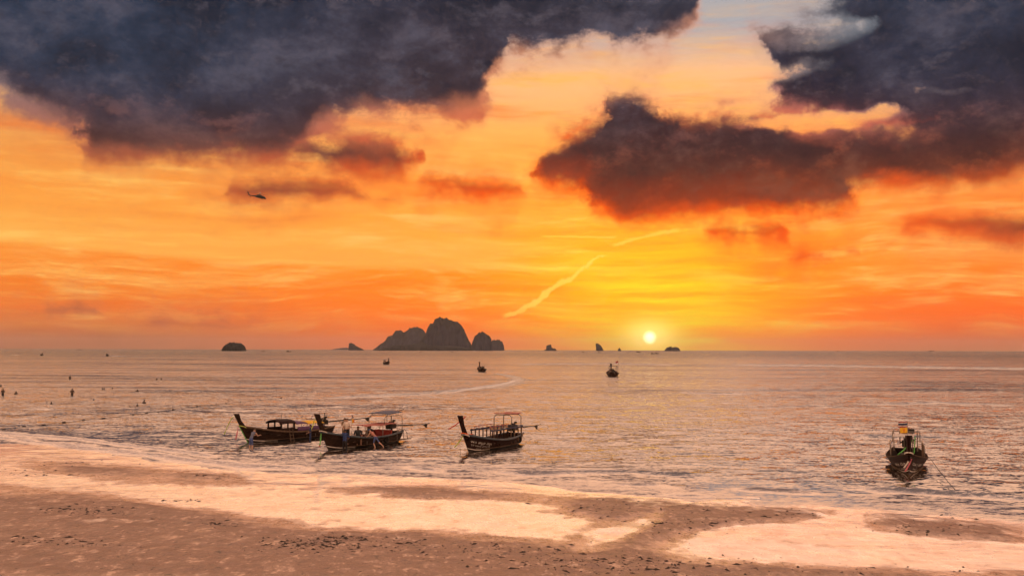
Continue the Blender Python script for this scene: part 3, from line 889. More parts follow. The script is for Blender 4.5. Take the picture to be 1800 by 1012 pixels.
# ------------------------------------------------------------------ mesh pieces
class MB:
    """collects simple solids and links them as one mesh object"""

    def __init__(self):
        self.v, self.f, self.mi = [], [], []

    def add(self, verts, faces, mi=0):
        n = len(self.v)
        self.v += [tuple(v) for v in verts]
        self.f += [tuple(i + n for i in f) for f in faces]
        self.mi += [mi] * len(faces)
        return self

    def box(self, c, s, rot=None, mi=0, taper=1.0):
        hx, hy, hz = s[0] / 2, s[1] / 2, s[2] / 2
        vs = [Vector((x * (taper if z > 0 else 1), y * (taper if z > 0 else 1), z)) for z in (-hz, hz) for (x, y) in ((-hx, -hy), (hx, -hy), (hx, hy), (-hx, hy))]
        if rot is not None:
            vs = [rot @ v for v in vs]
        vs = [v + Vector(c) for v in vs]
        return self.add(vs, [(3, 2, 1, 0), (4, 5, 6, 7), (0, 1, 5, 4), (1, 2, 6, 5), (2, 3, 7, 6), (3, 0, 4, 7)], mi)

    def tube(self, pts, r, n=8, mi=0, cap=True, flat=1.0):
        """tube along points, r one radius or one per point"""
        P = [Vector(p) for p in pts]
        R = r if isinstance(r, (list, tuple)) else [r] * len(P)
        vs, fs = [], []
        for i, p in enumerate(P):
            t = (P[min(i + 1, len(P) - 1)] - P[max(i - 1, 0)])
            if t.length < 1e-9:
                t = Vector((0, 0, 1))
            t.normalize()
            ref = Vector((0, 0, 1)) if abs(t.z) < 0.9 else Vector((1, 0, 0))
            a = t.cross(ref).normalized()
            b = t.cross(a).normalized()
            for k in range(n):
                an = 2 * math.pi * k / n
                vs.append(p + a * (R[i] * math.cos(an)) + b * (R[i] * flat * math.sin(an)))
        for i in range(len(P) - 1):
            for k in range(n):
                k2 = (k + 1) % n
                fs.append((i * n + k, i * n + k2, (i + 1) * n + k2, (i + 1) * n + k))
        if cap:
            fs.append(tuple(range(n - 1, -1, -1)))
            fs.append(tuple((len(P) - 1) * n + k for k in range(n)))
        return self.add(vs, fs, mi)

    def sheet(self, rows, thick=0.012, mi=0):
        """a thin cloth or board through rows of points, with real thickness"""
        nr, nc = len(rows), len(rows[0])
        P = [[Vector(p) for p in r] for r in rows]
        top, bot = [], []
        for i in range(nr):
            for j in range(nc):
                du = P[min(i + 1, nr - 1)][j] - P[max(i - 1, 0)][j]
                dv = P[i][min(j + 1, nc - 1)] - P[i][max(j - 1, 0)]
                n = du.cross(dv)
                n = n.normalized() if n.length > 1e-9 else Vector((0, 0, 1))
                top.append(P[i][j] + n * thick / 2)
                bot.append(P[i][j] - n * thick / 2)
        fs = []
        N = nr * nc
        for i in range(nr - 1):
            for j in range(nc - 1):
                a = i * nc + j
                fs.append((a, a + 1, a + nc + 1, a + nc))
                fs.append((N + a, N + a + nc, N + a + nc + 1, N + a + 1))
        rim = [j for j in range(nc)] + [i * nc + nc - 1 for i in range(1, nr)] + [(nr - 1) * nc + j for j in range(nc - 2, -1, -1)] + [i * nc for i in range(nr - 2, 0, -1)]
        for a, b in zip(rim, rim[1:] + rim[:1]):
            fs.append((a, N + a, N + b, b))
        return self.add(top + bot, fs, mi)

    def ball(self, c, r, nu=10, nv=7, mi=0):
        r = r if isinstance(r, (tuple, list)) else (r, r, r)
        vs = [(c[0], c[1], c[2] - r[2])]
        for i in range(1, nv):
            th = math.pi * i / nv - math.pi / 2
            for k in range(nu):
                a = 2 * math.pi * k / nu
                vs.append((c[0] + r[0] * math.cos(th) * math.cos(a), c[1] + r[1] * math.cos(th) * math.sin(a), c[2] + r[2] * math.sin(th)))
        vs.append((c[0], c[1], c[2] + r[2]))
        fs = [(0, 1 + (k + 1) % nu, 1 + k) for k in range(nu)]
        for i in range(nv - 2):
            for k in range(nu):
                k2 = (k + 1) % nu
                a = 1 + i * nu
                fs.append((a + k, a + k2, a + nu + k2, a + nu + k))
        a = 1 + (nv - 2) * nu
        fs += [(a + k, a + (k + 1) % nu, len(vs) - 1) for k in range(nu)]
        return self.add(vs, fs, mi)

    def build(self, name, mats, parent=None, smooth=False, M=None):
        me = bpy.data.meshes.new(name)
        vs = self.v if M is None else [tuple(M @ Vector(v)) for v in self.v]
        me.from_pydata(vs, [], self.f)
        for m in (mats if isinstance(mats, (list, tuple)) else [mats]):
            me.materials.append(m)
        me.polygons.foreach_set("material_index", self.mi)
        if smooth:
            me.polygons.foreach_set("use_smooth", [True] * len(me.polygons))
        me.update()
        bm = bmesh.new()
        bm.from_mesh(me)
        bmesh.ops.recalc_face_normals(bm, faces=bm.faces)
        bm.to_mesh(me)
        bm.free()
        return link(name, me, parent)


# ------------------------------------------------------------------ longtail boats
WOOD = paint("dark_teak", (0.026, 0.014, 0.010), 0.6, var=0.45, scale=3.0, spec=0.12)
WOODR = paint("red_brown_hull_paint", (0.020, 0.007, 0.006), 0.6, var=0.4, scale=3.0, spec=0.12)
WOODL = paint("bare_wood", (0.10, 0.06, 0.036), 0.7, var=0.35, scale=5.0)
BILGE = paint("wet_lower_hull", (0.010, 0.008, 0.007), 0.4, var=0.4, scale=3.0)
BLUEG = paint("blue_grey_rail_paint", (0.06, 0.08, 0.10), 0.5)
NAVY = paint("navy_canopy_paint", (0.018, 0.028, 0.07), 0.5)
STEEL = paint("grey_steel_tube", (0.22, 0.19, 0.17), 0.45, metal=0.3)
IRON = paint("oily_black_iron", (0.016, 0.015, 0.015), 0.45, metal=0.2)
WHITE = paint("faded_white_paint", (0.55, 0.50, 0.46), 0.6)
GREEN = paint("green_ribbon", (0.10, 0.36, 0.08), 0.7)
YGREEN = paint("lime_ribbon", (0.34, 0.42, 0.08), 0.7)
RED = paint("red_ribbon", (0.42, 0.035, 0.03), 0.7)
ORANGE = paint("orange_cloth", (0.75, 0.13, 0.03), 0.7)
PINK = paint("pink_ribbon", (0.55, 0.16, 0.20), 0.7)
YELLOW = paint("yellow_cloth", (0.72, 0.42, 0.03), 0.7)
PURPLE = paint("purple_tarpaulin", (0.085, 0.035, 0.10), 0.6)
BLUET = paint("blue_tarpaulin", (0.045, 0.065, 0.13), 0.6)
ROSE = paint("faded_red_canvas", (0.36, 0.12, 0.10), 0.7)
REDP = paint("red_seat_panel", (0.30, 0.035, 0.03), 0.5)
FLAGR = paint("flag_red", (0.30, 0.03, 0.045), 0.7)
FLAGB = paint("flag_navy", (0.02, 0.025, 0.09), 0.7)
RUBBER = paint("black_rubber", (0.014, 0.014, 0.014), 0.8)


class Hull:
    """lines of one hull: x forward, y to port, z up, waterline z = 0"""

    def __init__(self, L, B, bow_h=1.30, mid_h=0.62, stern_h=0.80):
        self.L, self.B, self.bh, self.mh, self.sh = L, B, bow_h, mid_h, stern_h

    def sheer(self, t):
        return self.mh + (self.sh - self.mh) * max(0, (0.45 - t) / 0.45) ** 2 + (self.bh - self.mh) * max(0, (t - 0.4) / 0.6) ** 2.3

    def beam(self, t):
        if t < 0.42:
            return self.B * (1 - 0.42 * ((0.42 - t) / 0.42) ** 2)
        return self.B * max(0.02, 1 - ((t - 0.42) / 0.585) ** 2.3) ** 0.85

    def pt(self, t, s, side, inset=0.0):
        zs = self.sheer(t)
        zk = -0.38 + 0.30 * max(0, (t - 0.8) / 0.2) ** 2 + 0.22 * max(0, (0.2 - t) / 0.2) ** 2
        b = max(self.beam(t) - inset, 0.012)
        flare = 0.50 + 0.55 * max(0, (t - 0.5) / 0.5) ** 1.5
        z = zk + (zs - zk) * s
        y = b * (0.06 + 0.94 * (s ** flare))
        x = -self.L / 2 + self.L * t + 0.62 * z * max(0, (t - 0.62) / 0.38) ** 2 - 0.18 * z * max(0, (0.12 - t) / 0.12)
        return Vector((x, y * side, z))

    def stem(self, z):
        return self.L / 2 + 0.62 * z


def lettering(parent, hull, text, side, t0, t1, z_frac, size, mat):
    """painted letters that follow the curve of the bow planks"""
    cu = bpy.data.curves.new("lettering", 'FONT')
    cu.body = text
    cu.size = 1.0
    cu.resolution_u = 2
    tmp = bpy.data.objects.new("lettering_tmp", cu)
    COL.objects.link(tmp)
    dg = bpy.context.evaluated_depsgraph_get()
    dg.update()
    me = bpy.data.meshes.new_from_object(tmp.evaluated_get(dg))
    bpy.data.objects.remove(tmp)
    n = len(me.vertices)
    if n == 0:
        return
    co = np.empty(n * 3)
    me.vertices.foreach_get("co", co)
    co = co.reshape(-1, 3)
    w = co[:, 0].max()
    out = np.empty_like(co)
    for i, (u, v, _) in enumerate(co):
        f = u / w
        t = t1 + (t0 - t1) * f if side > 0 else t0 + (t1 - t0) * f   # reads from bow aft to port, from aft to bow on starboard
        zs = hull.sheer(t)
        s = z_frac + v * size / (zs + 0.38)
        p = hull.pt(t, min(s, 0.97), side)
        q = hull.pt(t + 0.01, min(s, 0.97), side)
        r = hull.pt(t, min(s + 0.02, 0.99), side)
        nn = (q - p).cross(r - p)
        nn.normalize()
        if nn.y * side < 0:
            nn = -nn
        out[i] = p + nn * 0.012
    me.vertices.foreach_set("co", out.ravel())
    me.materials.clear()
    me.materials.append(mat)
    me.update()
    o = link("lettering", me, parent)
    o["kind"] = "stuff"
    return o


def make_boat(bow_px, stern_px, label, L=None, B=1.0, hull_mat=None, rail_mat=None, detail=True, lean=0.62, bow_h=1.30, post_h=2.45, scale=1.0, group="longtail boats moored in the shallows", name="longtail_boat", mid_h=0.62):
    bow, stern = on_water(*bow_px), on_water(*stern_px)
    d = (bow - stern)
    d.z = 0
    L = L or d.length
    d.normalize()
    c = bow - d * (L / 2) * scale
    root = empty(name, (c.x, c.y, 0.0), math.atan2(d.y, d.x))
    root.scale = (scale,) * 3
    tag(root, label, "boat", group)
    h = Hull(L, B, bow_h=bow_h, mid_h=mid_h)
    root_M = Matrix.Translation(root.location) @ Matrix.Rotation(math.atan2(d.y, d.x), 4, 'Z') @ Matrix.Scale(scale, 4)
    nt_, ns_ = (26, 9) if detail else (12, 5)
    mb = MB()
    for inset in (0.0, 0.05):
        for side in (1, -1):
            vs, fs = [], []
            for i in range(nt_ + 1):
                for j in range(ns_ + 1):
                    s = j / ns_
                    if inset:
                        s = 0.12 + 0.88 * s
                    vs.append(h.pt(i / nt_, s, side, inset))
            for i in range(nt_):
                for j in range(ns_):
                    a = i * (ns_ + 1) + j
                    fs.append((a, a + 1, a + ns_ + 2, a + ns_ + 1))
            n0 = len(mb.f)
            mb.add(vs, fs)
            for q in range(n0, len(mb.f)):
                zc = sum(mb.v[i][2] for i in mb.f[q]) / 4
                mb.mi[q] = 1 if (zc < 0.13 and not inset) else (2 if inset else 0)
    # transom and keel closing strip
    tr = [h.pt(0, j / ns_, 1) for j in range(ns_ + 1)] + [h.pt(0, j / ns_, -1) for j in range(ns_, -1, -1)]
    mb.add(tr, [tuple(range(len(tr)))])
    for i in range(nt_):
        mb.add([h.pt(i / nt_, 0, 1), h.pt((i + 1) / nt_, 0, 1), h.pt((i + 1) / nt_, 0, -1), h.pt(i / nt_, 0, -1)], [(0, 1, 2, 3)], 1)
    hull = mb.build("hull", [hull_mat or WOOD, BILGE, WOOD], root, True)
    for side in (1, -1):
        g = MB()
        pts = [h.pt(i / 20, 1.0, side) + Vector((0, 0.015 * side, 0.02)) for i in range(21)]
        g.tube(pts, [0.055] * 21, 6, flat=1.3)
        g.build("gunwale", rail_mat or WOODL, root, True)
        if detail:
            g = MB()
            g.tube([h.pt(i / 20, 0.80, side) + Vector((0, 0.012 * side, 0)) for i in range(21)], 0.028, 5)
            g.build("rubbing_strake", hull_mat or WOOD, hull, True)
            g = MB()
            rows = [[h.pt(0.70 + 0.30 * i / 12, s_ + dz, side) + Vector((0.006, 0.010 * side, 0)) for dz in (0.0, 0.045)] for i, s_ in ((i, 0.38 / (h.sheer(0.7 + 0.3 * i / 12) + 0.38) + 0.03) for i in range(13))]
            g.sheet(rows, 0.008)
            g.build("waterline_stripe", WHITE, hull, True)
    dk = MB()
    rows = []
    for i in range(15):
        t = 0.03 + 0.80 * i / 14
        w = h.beam(t) * 0.80
        x = -L / 2 + L * t
        rows.append([(x, -w, 0.16), (x, 0, 0.16), (x, w, 0.16)])
    dk.sheet(rows, 0.03)
    dk.build("floor_boards", WOODL, root)
    fd = MB()
    rows = []
    for i in range(7):
        t = 0.82 + 0.15 * i / 6
        p = h.pt(t, 0.93, 1, 0.05)
        rows.append([(p.x, p.y, p.z), (p.x, 0, p.z + 0.02), (p.x, -p.y, p.z)])
    fd.sheet(rows, 0.03)
    fd.build("foredeck", WOODL, root)
    # raised prow
    post = MB()
    z0 = h.sheer(0.97) - 0.35
    zs = [z0, bow_h + 0.05, bow_h + (post_h - bow_h) * 0.5, post_h - 0.12, post_h]
    vs, fs = [], []
    for i, z in enumerate(zs):
        f = (z - z0) / (post_h - z0)
        x = h.stem(min(z, bow_h)) + lean * max(0, z - bow_h) * (1 - 0.12 * f) - 0.06
        w = (0.12, 0.13, 0.135, 0.185, 0.19)[i]
        a = (0.20, 0.19, 0.13, 0.15, 0.14)[i]
        vs += [(x - 2 * a, -w, z), (x, -w * 0.45, z), (x + 0.02, 0, z), (x, w * 0.45, z), (x - 2 * a, w, z)]
    for i in range(len(zs) - 1):
        for k in range(5):
            k2 = (k + 1) % 5
            fs.append((i * 5 + k, i * 5 + k2, i * 5 + 5 + k2, i * 5 + 5 + k))
    fs += [(4, 3, 2, 1, 0), tuple((len(zs) - 1) * 5 + k for k in range(5))]
    post.add(vs, fs)
    post.build("prow_post", hull_mat or WOOD, root)
    return root, h, root_M


def to_local(M, p):
    return M.inverted() @ Vector(p)


def ribbon(boat, pts_px, depth, mat, w=0.07, name="ribbon"):
    """a strip of cloth through photograph pixels, at the distance of the prow"""
    root, h, M = boat
    P = [to_local(M, at_depth(x, y, depth)) for x, y in pts_px]
    Q = []
    for i in range(len(P) - 1):
        for k in range(4):
            Q.append(P[i].lerp(P[i + 1], k / 4))
    Q.append(P[-1])
    rows = []
    for i, q in enumerate(Q):
        a = math.sin(i * 0.9) * 0.3
        off = Vector((math.sin(a) * w * 0.5, math.cos(a) * w * 0.5, 0))
        rows.append([tuple(q - off), tuple(q + off)])
    MB().sheet(rows, 0.006).build(name, mat, root, True)


def rope(boat, pts_px, depth, mat, r=0.016, name="rope"):
    root, h, M = boat
    P = [to_local(M, at_depth(x, y, d)) for (x, y), d in zip(pts_px, depth if isinstance(depth, (list, tuple)) else [depth] * len(pts_px))]
    MB().tube(P, r, 6).build(name, mat, root, True)


def prow_wrap(boat, z, mat, r=0.24, name="garland"):
    root, h, M = boat
    x = h.stem(min(z, h.bh)) + 0.62 * max(0, z - h.bh) - 0.26
    pts = [(x + 0.30 * math.cos(a), r * math.sin(a), z + 0.10 * math.cos(a)) for a in np.linspace(0, 2 * math.pi, 17)]
    MB().tube(pts, 0.038, 6).build(name, mat, root, True)


def engine(boat, x, z=0.95, shaft=4.2, rise=-0.05, yaw=0.0, name="engine", tiller=True):
    """car engine on a pivot with the long propeller shaft that gives the boat its name"""
    root, h, M = boat
    e = MB()
    e.box((x, 0, z), (0.62, 0.40, 0.36))
    e.box((x + 0.04, 0, z + 0.26), (0.46, 0.22, 0.18), taper=0.85)
    e.tube([(x + 0.34, 0, z + 0.04), (x + 0.40, 0, z + 0.04)], 0.20, 12)
    e.tube([(x - 0.12, 0.12, z + 0.34), (x - 0.12, 0.12, z + 0.46)], 0.12, 10)
    e.box((x + 0.46, 0, z + 0.02), (0.06, 0.44, 0.44))
    for k in (-0.14, 0.0, 0.14):
        e.tube([(x + k, -0.2, z + 0.10), (x + k - 0.03, -0.30, z + 0.05), (x - 0.2, -0.30, z - 0.02)], 0.028, 6)
    eng = e.build(name, IRON, root)
    s = MB()
    s.tube([(x, 0, z - 0.2), (x, 0, 0.4)], 0.07, 8)
    s.box((x, 0, 0.46), (0.5, 0.9, 0.08))
    s.build("engine_pivot", IRON, eng)
    ex = MB()
    ex.tube([(x - 0.2, -0.30, z - 0.02), (x - 0.34, -0.32, z + 0.18), (x - 0.36, -0.32, z + 0.75)], 0.035, 7)
    ex.build("exhaust_pipe", IRON, eng)
    c, sn = math.cos(yaw), math.sin(yaw)
    p0 = Vector((x - 0.3, 0, z))
    dv = Vector((-c, sn, rise)).normalized()
    p1 = p0 + dv * shaft
    sh = MB()
    sh.tube([p0, p0 + dv * shaft * 0.55], 0.055, 8)
    sh.tube([p0 + dv * shaft * 0.55, p1], 0.034, 8)
    sh.build("drive_shaft", IRON, eng)
    pr = MB()
    pr.tube([p1 - dv * 0.10, p1 + dv * 0.10], [0.07, 0.04], 8)
    for a in (0.4, 0.4 + math.pi):
        d2 = Vector((0, math.cos(a), math.sin(a)))
        pr.sheet([[p1 + d2 * 0.05 + dv * 0.05, p1 + d2 * 0.05 - dv * 0.05], [p1 + d2 * 0.20 + dv * 0.11, p1 + d2 * 0.20 - dv * 0.10], [p1 + d2 * 0.32 + dv * 0.07, p1 + d2 * 0.32 - dv * 0.03]], 0.02)
    pr.sheet([[p1 + dv * 0.1, p1 - dv * 0.5], [p1 + dv * 0.05 - Vector((0, 0, 0.30)), p1 - dv * 0.15 - Vector((0, 0, 0.26))]], 0.02)
    pr.build("propeller", IRON, eng)
    if tiller:
        t = MB()
        t.tube([(x + 0.3, 0, z + 0.1), (x + 0.9, 0.05, z + 0.30), (x + 1.9, 0.10, z + 0.36)], 0.026, 6)
        t.build("tiller", IRON, eng)
    return eng


def posts(boat, pts, top, r, mat, base=0.15, name="canopy_post"):
    root, h, M = boat
    for (x, y) in pts:
        MB().tube([(x, y, base), (x, y, top)], r, 7).build(name, mat, root, True)


def thwarts(boat, xs, mat=None, name="bench"):
    root, h, M = boat
    for x in xs:
        t = x / h.L + 0.5
        w = h.beam(t) * 1.75
        MB().box((x, 0, 0.46), (0.30, w, 0.045)).build(name, mat or WOODL, root)


def flag_pole(boat, x, y, base, top, flags, facing):
    """flags: (z centre, height, length, kind); facing: local direction the cloth flies to"""
    root, h, M = boat
    pole = MB().tube([(x, y, base), (x, y, top)], 0.016, 6).build("flag_pole", STEEL, root, True)
    fd = Vector(facing).normalized()
    side = Vector((-fd.y, fd.x, 0))
    for (zc, hh, ll, kind) in flags:
        f = MB()
        bands = ((0, 1, 0),) if kind == "yellow" else ((0, 1 / 6, 0), (1 / 6, 2 / 6, 1), (2 / 6, 4 / 6, 2), (4 / 6, 5 / 6, 1), (5 / 6, 1, 0))
        for (a, b, mi) in bands:
            rows = []
            for i in range(7):
                u = i / 6
                off = side * (0.06 * math.sin(u * 5.0)) + fd * (u * ll) + Vector((0, 0, -0.10 * u * hh))
                rows.append([tuple(Vector((x, y, zc - hh / 2 + hh * q)) + off) for q in (a, b)])
            f.sheet(rows, 0.006, mi)
        if kind == "yellow":
            o = f.build("flag", [YELLOW], pole)
            e = MB()
            cc = Vector((x, y, zc)) + fd * (0.5 * ll) + Vector((0, 0, -0.05 * hh)) + side * 0.05
            for sg in (1, -1):
                e.ball(tuple(cc + side * 0.012 * sg), (0.07, 0.02, 0.11), 8, 5)
            e.build("flag_emblem", ORANGE, pole, True)
        else:
            f.build("flag", [FLAGR, WHITE, FLAGB], pole)
    return pole


def text_on(boat, lines, side):
    root, h, M = boat
    for (txt, t0, t1, zf, size) in lines:
        lettering(root, h, txt, side, t0, t1, zf, size, LETTER)


LETTER = paint("white_lettering_paint", (0.62, 0.58, 0.54), 0.6)


def fender(boat, t, side, mat=None):
    """an old tyre hung over the side"""
    root, h, M = boat
    p = h.pt(t, 0.72, side) + Vector((0, 0.07 * side, 0))
    pts = [p + Vector((0.22 * math.cos(a), 0, 0.22 * math.sin(a))) for a in np.linspace(0, 2 * math.pi, 15)]
    MB().tube(pts, 0.065, 7).build("tyre_fender", mat or RUBBER, root, True)


# ---- the boat with the wooden cabin, farthest along the beach
bA = make_boat((436, 778), (577, 766), "dark longtail boat with arched cabin roof, purple and yellow tarpaulins and a ladder", B=1.05, hull_mat=WOOD, lean=0.66, bow_h=1.28, post_h=2.22)
rA, hA, MA = bA
LA = hA.L
dA = on_water(436, 778).y
def arch_roof(boat, x0, x1, hw, z0, rise, mat, name, thick=0.03):
    rows = []
    for i in range(7):
        x = x0 + (x1 - x0) * i / 6
        rows.append([(x, hw * math.cos(a), z0 + rise * math.sin(a) - 0.05 * ((i - 3) / 3.0) ** 2) for a in np.linspace(math.pi, 0, 9)])
    return MB().sheet(rows, thick).build(name, mat, boat[0], True)
def la(px, py=775, side_y=0.0):
    """position along the hull of boat A under a photograph column"""
    best = min((abs(project(*[np.array(float(v)) for v in (MA @ Vector((x, side_y, 0.8)))])[0] - px), x) for x in np.linspace(-LA / 2 - 1, LA / 2 + 1, 200))
    return best[1]
xa0, xa1, xa2, xa3 = la(481), la(507), la(528), la(557)
arch_roof(bA, xa1, xa0 + 0.1, 0.88, 1.32, 0.30, WOODR, "cabin_roof")
for x in np.linspace(xa1 + 0.1, xa0 - 0.1, 3):
    for y in (-0.8, 0.8):
        MB().box((x, y, 0.86), (0.10, 0.08, 1.0)).build("cabin_post", WOOD, rA)
for y in (-0.82, 0.82):
    MB().box(((xa0 + xa1) / 2, y, 0.78), (abs(xa0 - xa1), 0.03, 0.42)).build("cabin_side", WOOD, rA)
arch_roof(bA, xa2, xa1 - 0.04, 0.92, 1.24, 0.17, PURPLE, "purple_awning", 0.02)
arch_roof(bA, xa3, xa2 - 0.02, 0.92, 1.22, 0.13, YELLOW, "yellow_awning", 0.02)
posts(bA, [(xa2, -0.85), (xa2, 0.85), (xa3, -0.85), (xa3, 0.85), ((xa2 + xa3) / 2, -0.85), ((xa2 + xa3) / 2, 0.85)], 1.24, 0.025, STEEL)
rows = [[(x, 1.0 + 0.02 * math.sin(x * 9), 0.62), (x, 0.97, 1.02)] for x in np.linspace(xa3 + 0.1, xa1 - 0.1, 16)]
MB().sheet(rows, 0.012).build("side_cloth", PURPLE, rA, True)
for y in (-0.7, 0.7):
    xf = xa3 - 0.15
    MB().tube([(xf + 0.2, y, 1.1), (xf + 0.05, y, 1.60), (xf - 0.1, y, 1.74), (xf - 1.5, y, 1.66), (xf - 1.6, y, 1.1)], 0.022, 6).build("stern_frame", STEEL, rA, True)
MB().tube([((xa0 + xa1) / 2, 0, 1.6), ((xa0 + xa1) / 2, 0, 2.05)], 0.018, 6).build("aerial", STEEL, rA)
engine(bA, -LA / 2 + 0.5, 1.15, 4.6, 0.02)
lad = MB()
xl = la(497)
for dx in (-0.17, 0.17):
    lad.tube([(xl + dx, 1.30, -0.35), (xl + dx * 0.9, 1.02, 0.88)], 0.026, 6)
ladder = lad.build("boarding_ladder", WOODL, rA)
for k in range(4):
    z = -0.12 + 0.28 * k
    y = 1.30 - 0.28 * (z + 0.35) / 1.23
    MB().tube([(xl - 0.17, y, z), (xl + 0.17, y, z)], 0.02, 6).build("rung", WOODL, ladder)
ribbon(bA, [(407, 733), (404, 741), (399, 751), (394, 763)], dA - 0.9, YGREEN, 0.09)
ribbon(bA, [(413, 730), (408, 735), (406.5, 738)], dA - 0.9, GREEN, 0.06)
ribbon(bA, [(418.5, 751), (417, 760), (414, 773)], dA - 0.6, PINK, 0.12)
prow_wrap(bA, 1.22, YGREEN)
st = MB()
st.tube([(hA.stem(z) + 0.0, 0, z) for z in np.linspace(-0.05, 1.28, 6)], 0.035, 6)
st.build("stem_band", GREEN, rA, True)
thwarts(bA, [1.6, 0.4])

# ---- the loaded boat beside it
bB = make_boat((577, 791), (696, 775.5), "brown longtail boat taking on passengers, blue sunshade and red seat at its stern", B=1.0, hull_mat=WOOD, rail_mat=BLUEG, bow_h=1.30, post_h=2.58)
rB, hB, MB_ = bB
LB = hB.L
dB = on_water(577, 791).y
thwarts(bB, [1.9, 1.1, 0.3, -0.5, -1.3])
rows = []
for i in range(9):
    x = 0.75 - 3.9 * i / 8
    rows.append([(x, y, 1.42 + 0.10 * math.cos(y * 1.5) + 0.03 * math.sin(i * 1.3)) for y in np.linspace(-0.85, 0.85, 7)])
MB().sheet(rows, 0.015).build("awning", ROSE, rB, True)
posts(bB, [(x, y) for x in (0.65, -1.2, -2.95) for y in (-0.82, 0.82)], 1.44, 0.024, STEEL)
for y in (-0.72, 0.72):
    MB().tube([(-1.5, y, 1.45), (-1.55, y, 1.95), (-1.75, y, 2.10), (-3.55, y, 2.02), (-3.7, y, 1.85), (-3.75, y, 0.75)], 0.026, 6).build("sunshade_frame", STEEL, rB, True)
MB().sheet([[(x, y, 2.26 + 0.05 * (-1.7 - x) - 0.05 * y * y) for y in np.linspace(-0.95, 0.95, 5)] for x in np.linspace(-1.7, -3.4, 5)], 0.05).build("sunshade_panel", BLUET, rB)
for x in (-1.9, -3.2):
    for y in (-0.72, 0.72):
        MB().tube([(x, y, 2.05), (x, y, 2.30)], 0.02, 6).build("sunshade_bracket", STEEL, rB)
MB().tube([(-3.3, 0.5, 2.32), (-4.2, 0.5, 2.46)], 0.025, 6).build("boat_hook", WOODL, rB)
sp = MB()
sp.box((-2.35, 0.02, 0.74), (0.07, 1.5, 0.52))
sp.box((-2.1, 0.02, 0.50), (0.5, 1.5, 0.06))
sp.build("red_seat", REDP, rB)
MB().sheet([[(x, -0.86, 0.52), (x, -0.86, 0.98)] for x in np.linspace(-2.9, -1.9, 5)], 0.03).build("red_side_panel", REDP, rB)
engine(bB, -LB / 2 + 0.55, 1.22, 4.3, -0.04)
flag_pole(bB, 1.75, 0.3, 0.5, 2.36, [(2.22, 0.24, 0.42, "thai"), (1.92, 0.28, 0.40, "yellow")], (0.5, 0.85, 0))
MB().box((-LB / 2 - 0.35, 0.5, 0.18), (1.5, 0.30, 0.05)).build("stern_step", WOODL, rB)
for dy in (0.30, 0.62):
    MB().tube([(-LB / 2 + 0.35, dy, 0.85), (-LB / 2 - 0.25, dy, 0.95), (-LB / 2 - 0.55, dy, 0.65), (-LB / 2 - 0.60, dy, 0.2)], 0.03, 6).build("stern_ladder_rail", STEEL, rB, True)
ribbon(bB, [(564.5, 760), (564, 768), (563, 776), (562, 783)], dB - 0.6, GREEN, 0.11)
ribbon(bB, [(562, 782), (561.6, 785)], dB - 0.6, RED, 0.14)
ribbon(bB, [(559, 730), (554, 736)], dB - 0.8, YGREEN, 0.06)
ribbon(bB, [(553, 736), (551, 744), (547.5, 755)], dB - 0.8, YGREEN, 0.09)
prow_wrap(bB, 1.30, WHITE)
fender(bB, 0.3, 1)

# ---- the boat with the rows of canopy posts
bC = make_boat((823.5, 795), (900, 780.5), "dark red longtail boat with white lettering, blue post canopy and small red roof", L=7.3, B=1.02, hull_mat=WOODR, rail_mat=BLUEG, bow_h=1.28, post_h=2.58)
rC, hC, MC = bC
LC = hC.L
dC = on_water(823.5, 795).y
for y in (-0.84, 0.84):
    MB().box((-0.65, y, 1.36), (5.0, 0.07, 0.11)).build("canopy_beam", NAVY, rC)
    MB().tube([(-1.2, y * 0.75, 1.62), (1.75, y * 0.75, 1.60)], 0.03, 6).build("canopy_rail", ROSE, rC)
    for i in range(9):
        x = 1.70 - 0.58 * i
        MB().box((x, y, 0.80), (0.07, 0.06, 1.05)).build("canopy_post", WOODR if i < 5 else WOODL, rC)
    for i in range(5):
        MB().tube([(1.6 - 0.62 * i, y * 0.75, 1.40), (1.6 - 0.62 * i, y * 0.75, 1.61)], 0.02, 6).build("rail_upright", ROSE, rC)
for i in range(7):
    MB().box((1.75 - 0.8 * i, 0, 1.435), (0.06, 1.75, 0.04)).build("canopy_slat", NAVY, rC)
thwarts(bC, [1.2, 0.4, -0.4, -1.2], WOODL)
MB().tube([(-1.55, -0.72, 1.42), (-1.55, -0.72, 2.08), (-1.55, -0.55, 2.26), (-1.55, 0.55, 2.26), (-1.55, 0.72, 2.08), (-1.55, 0.72, 1.42)], 0.035, 7).build("roof_hoop", STEEL, rC, True)
MB().tube([(-3.1, -0.72, 0.7), (-3.1, -0.72, 2.06), (-3.1, -0.55, 2.23), (-3.1, 0.55, 2.23), (-3.1, 0.72, 2.06), (-3.1, 0.72, 0.7)], 0.035, 7).build("roof_hoop", STEEL, rC, True)
MB().sheet([[(x, y, 2.33 + 0.04 * math.sin(x * 3)) for y in np.linspace(-0.66, 0.66, 5)] for x in np.linspace(-1.35, -3.3, 6)], 0.04).build("small_red_roof", ROSE, rC)
engine(bC, -LC / 2 + 0.35, 1.20, 3.9, -0.03)
ribbon(bC, [(818.5, 731.5), (812, 738), (804, 744), (797, 749), (788, 754)], dC - 0.7, RED, 0.12)
ribbon(bC, [(815, 764), (810, 772), (804, 780), (799, 786)], dC - 0.5, YGREEN, 0.10)
prow_wrap(bC, 1.18, WHITE, 0.26)
prow_wrap(bC, 1.28, ORANGE, 0.22)
ribbon(bC, [(826, 764), (829, 762), (832, 763)], dC + 0.5, ORANGE, 0.16, "orange_cloth")
rope(bC, [(809, 766), (808, 778), (809, 788), (810, 798)], dC - 0.4, STEEL, 0.012)
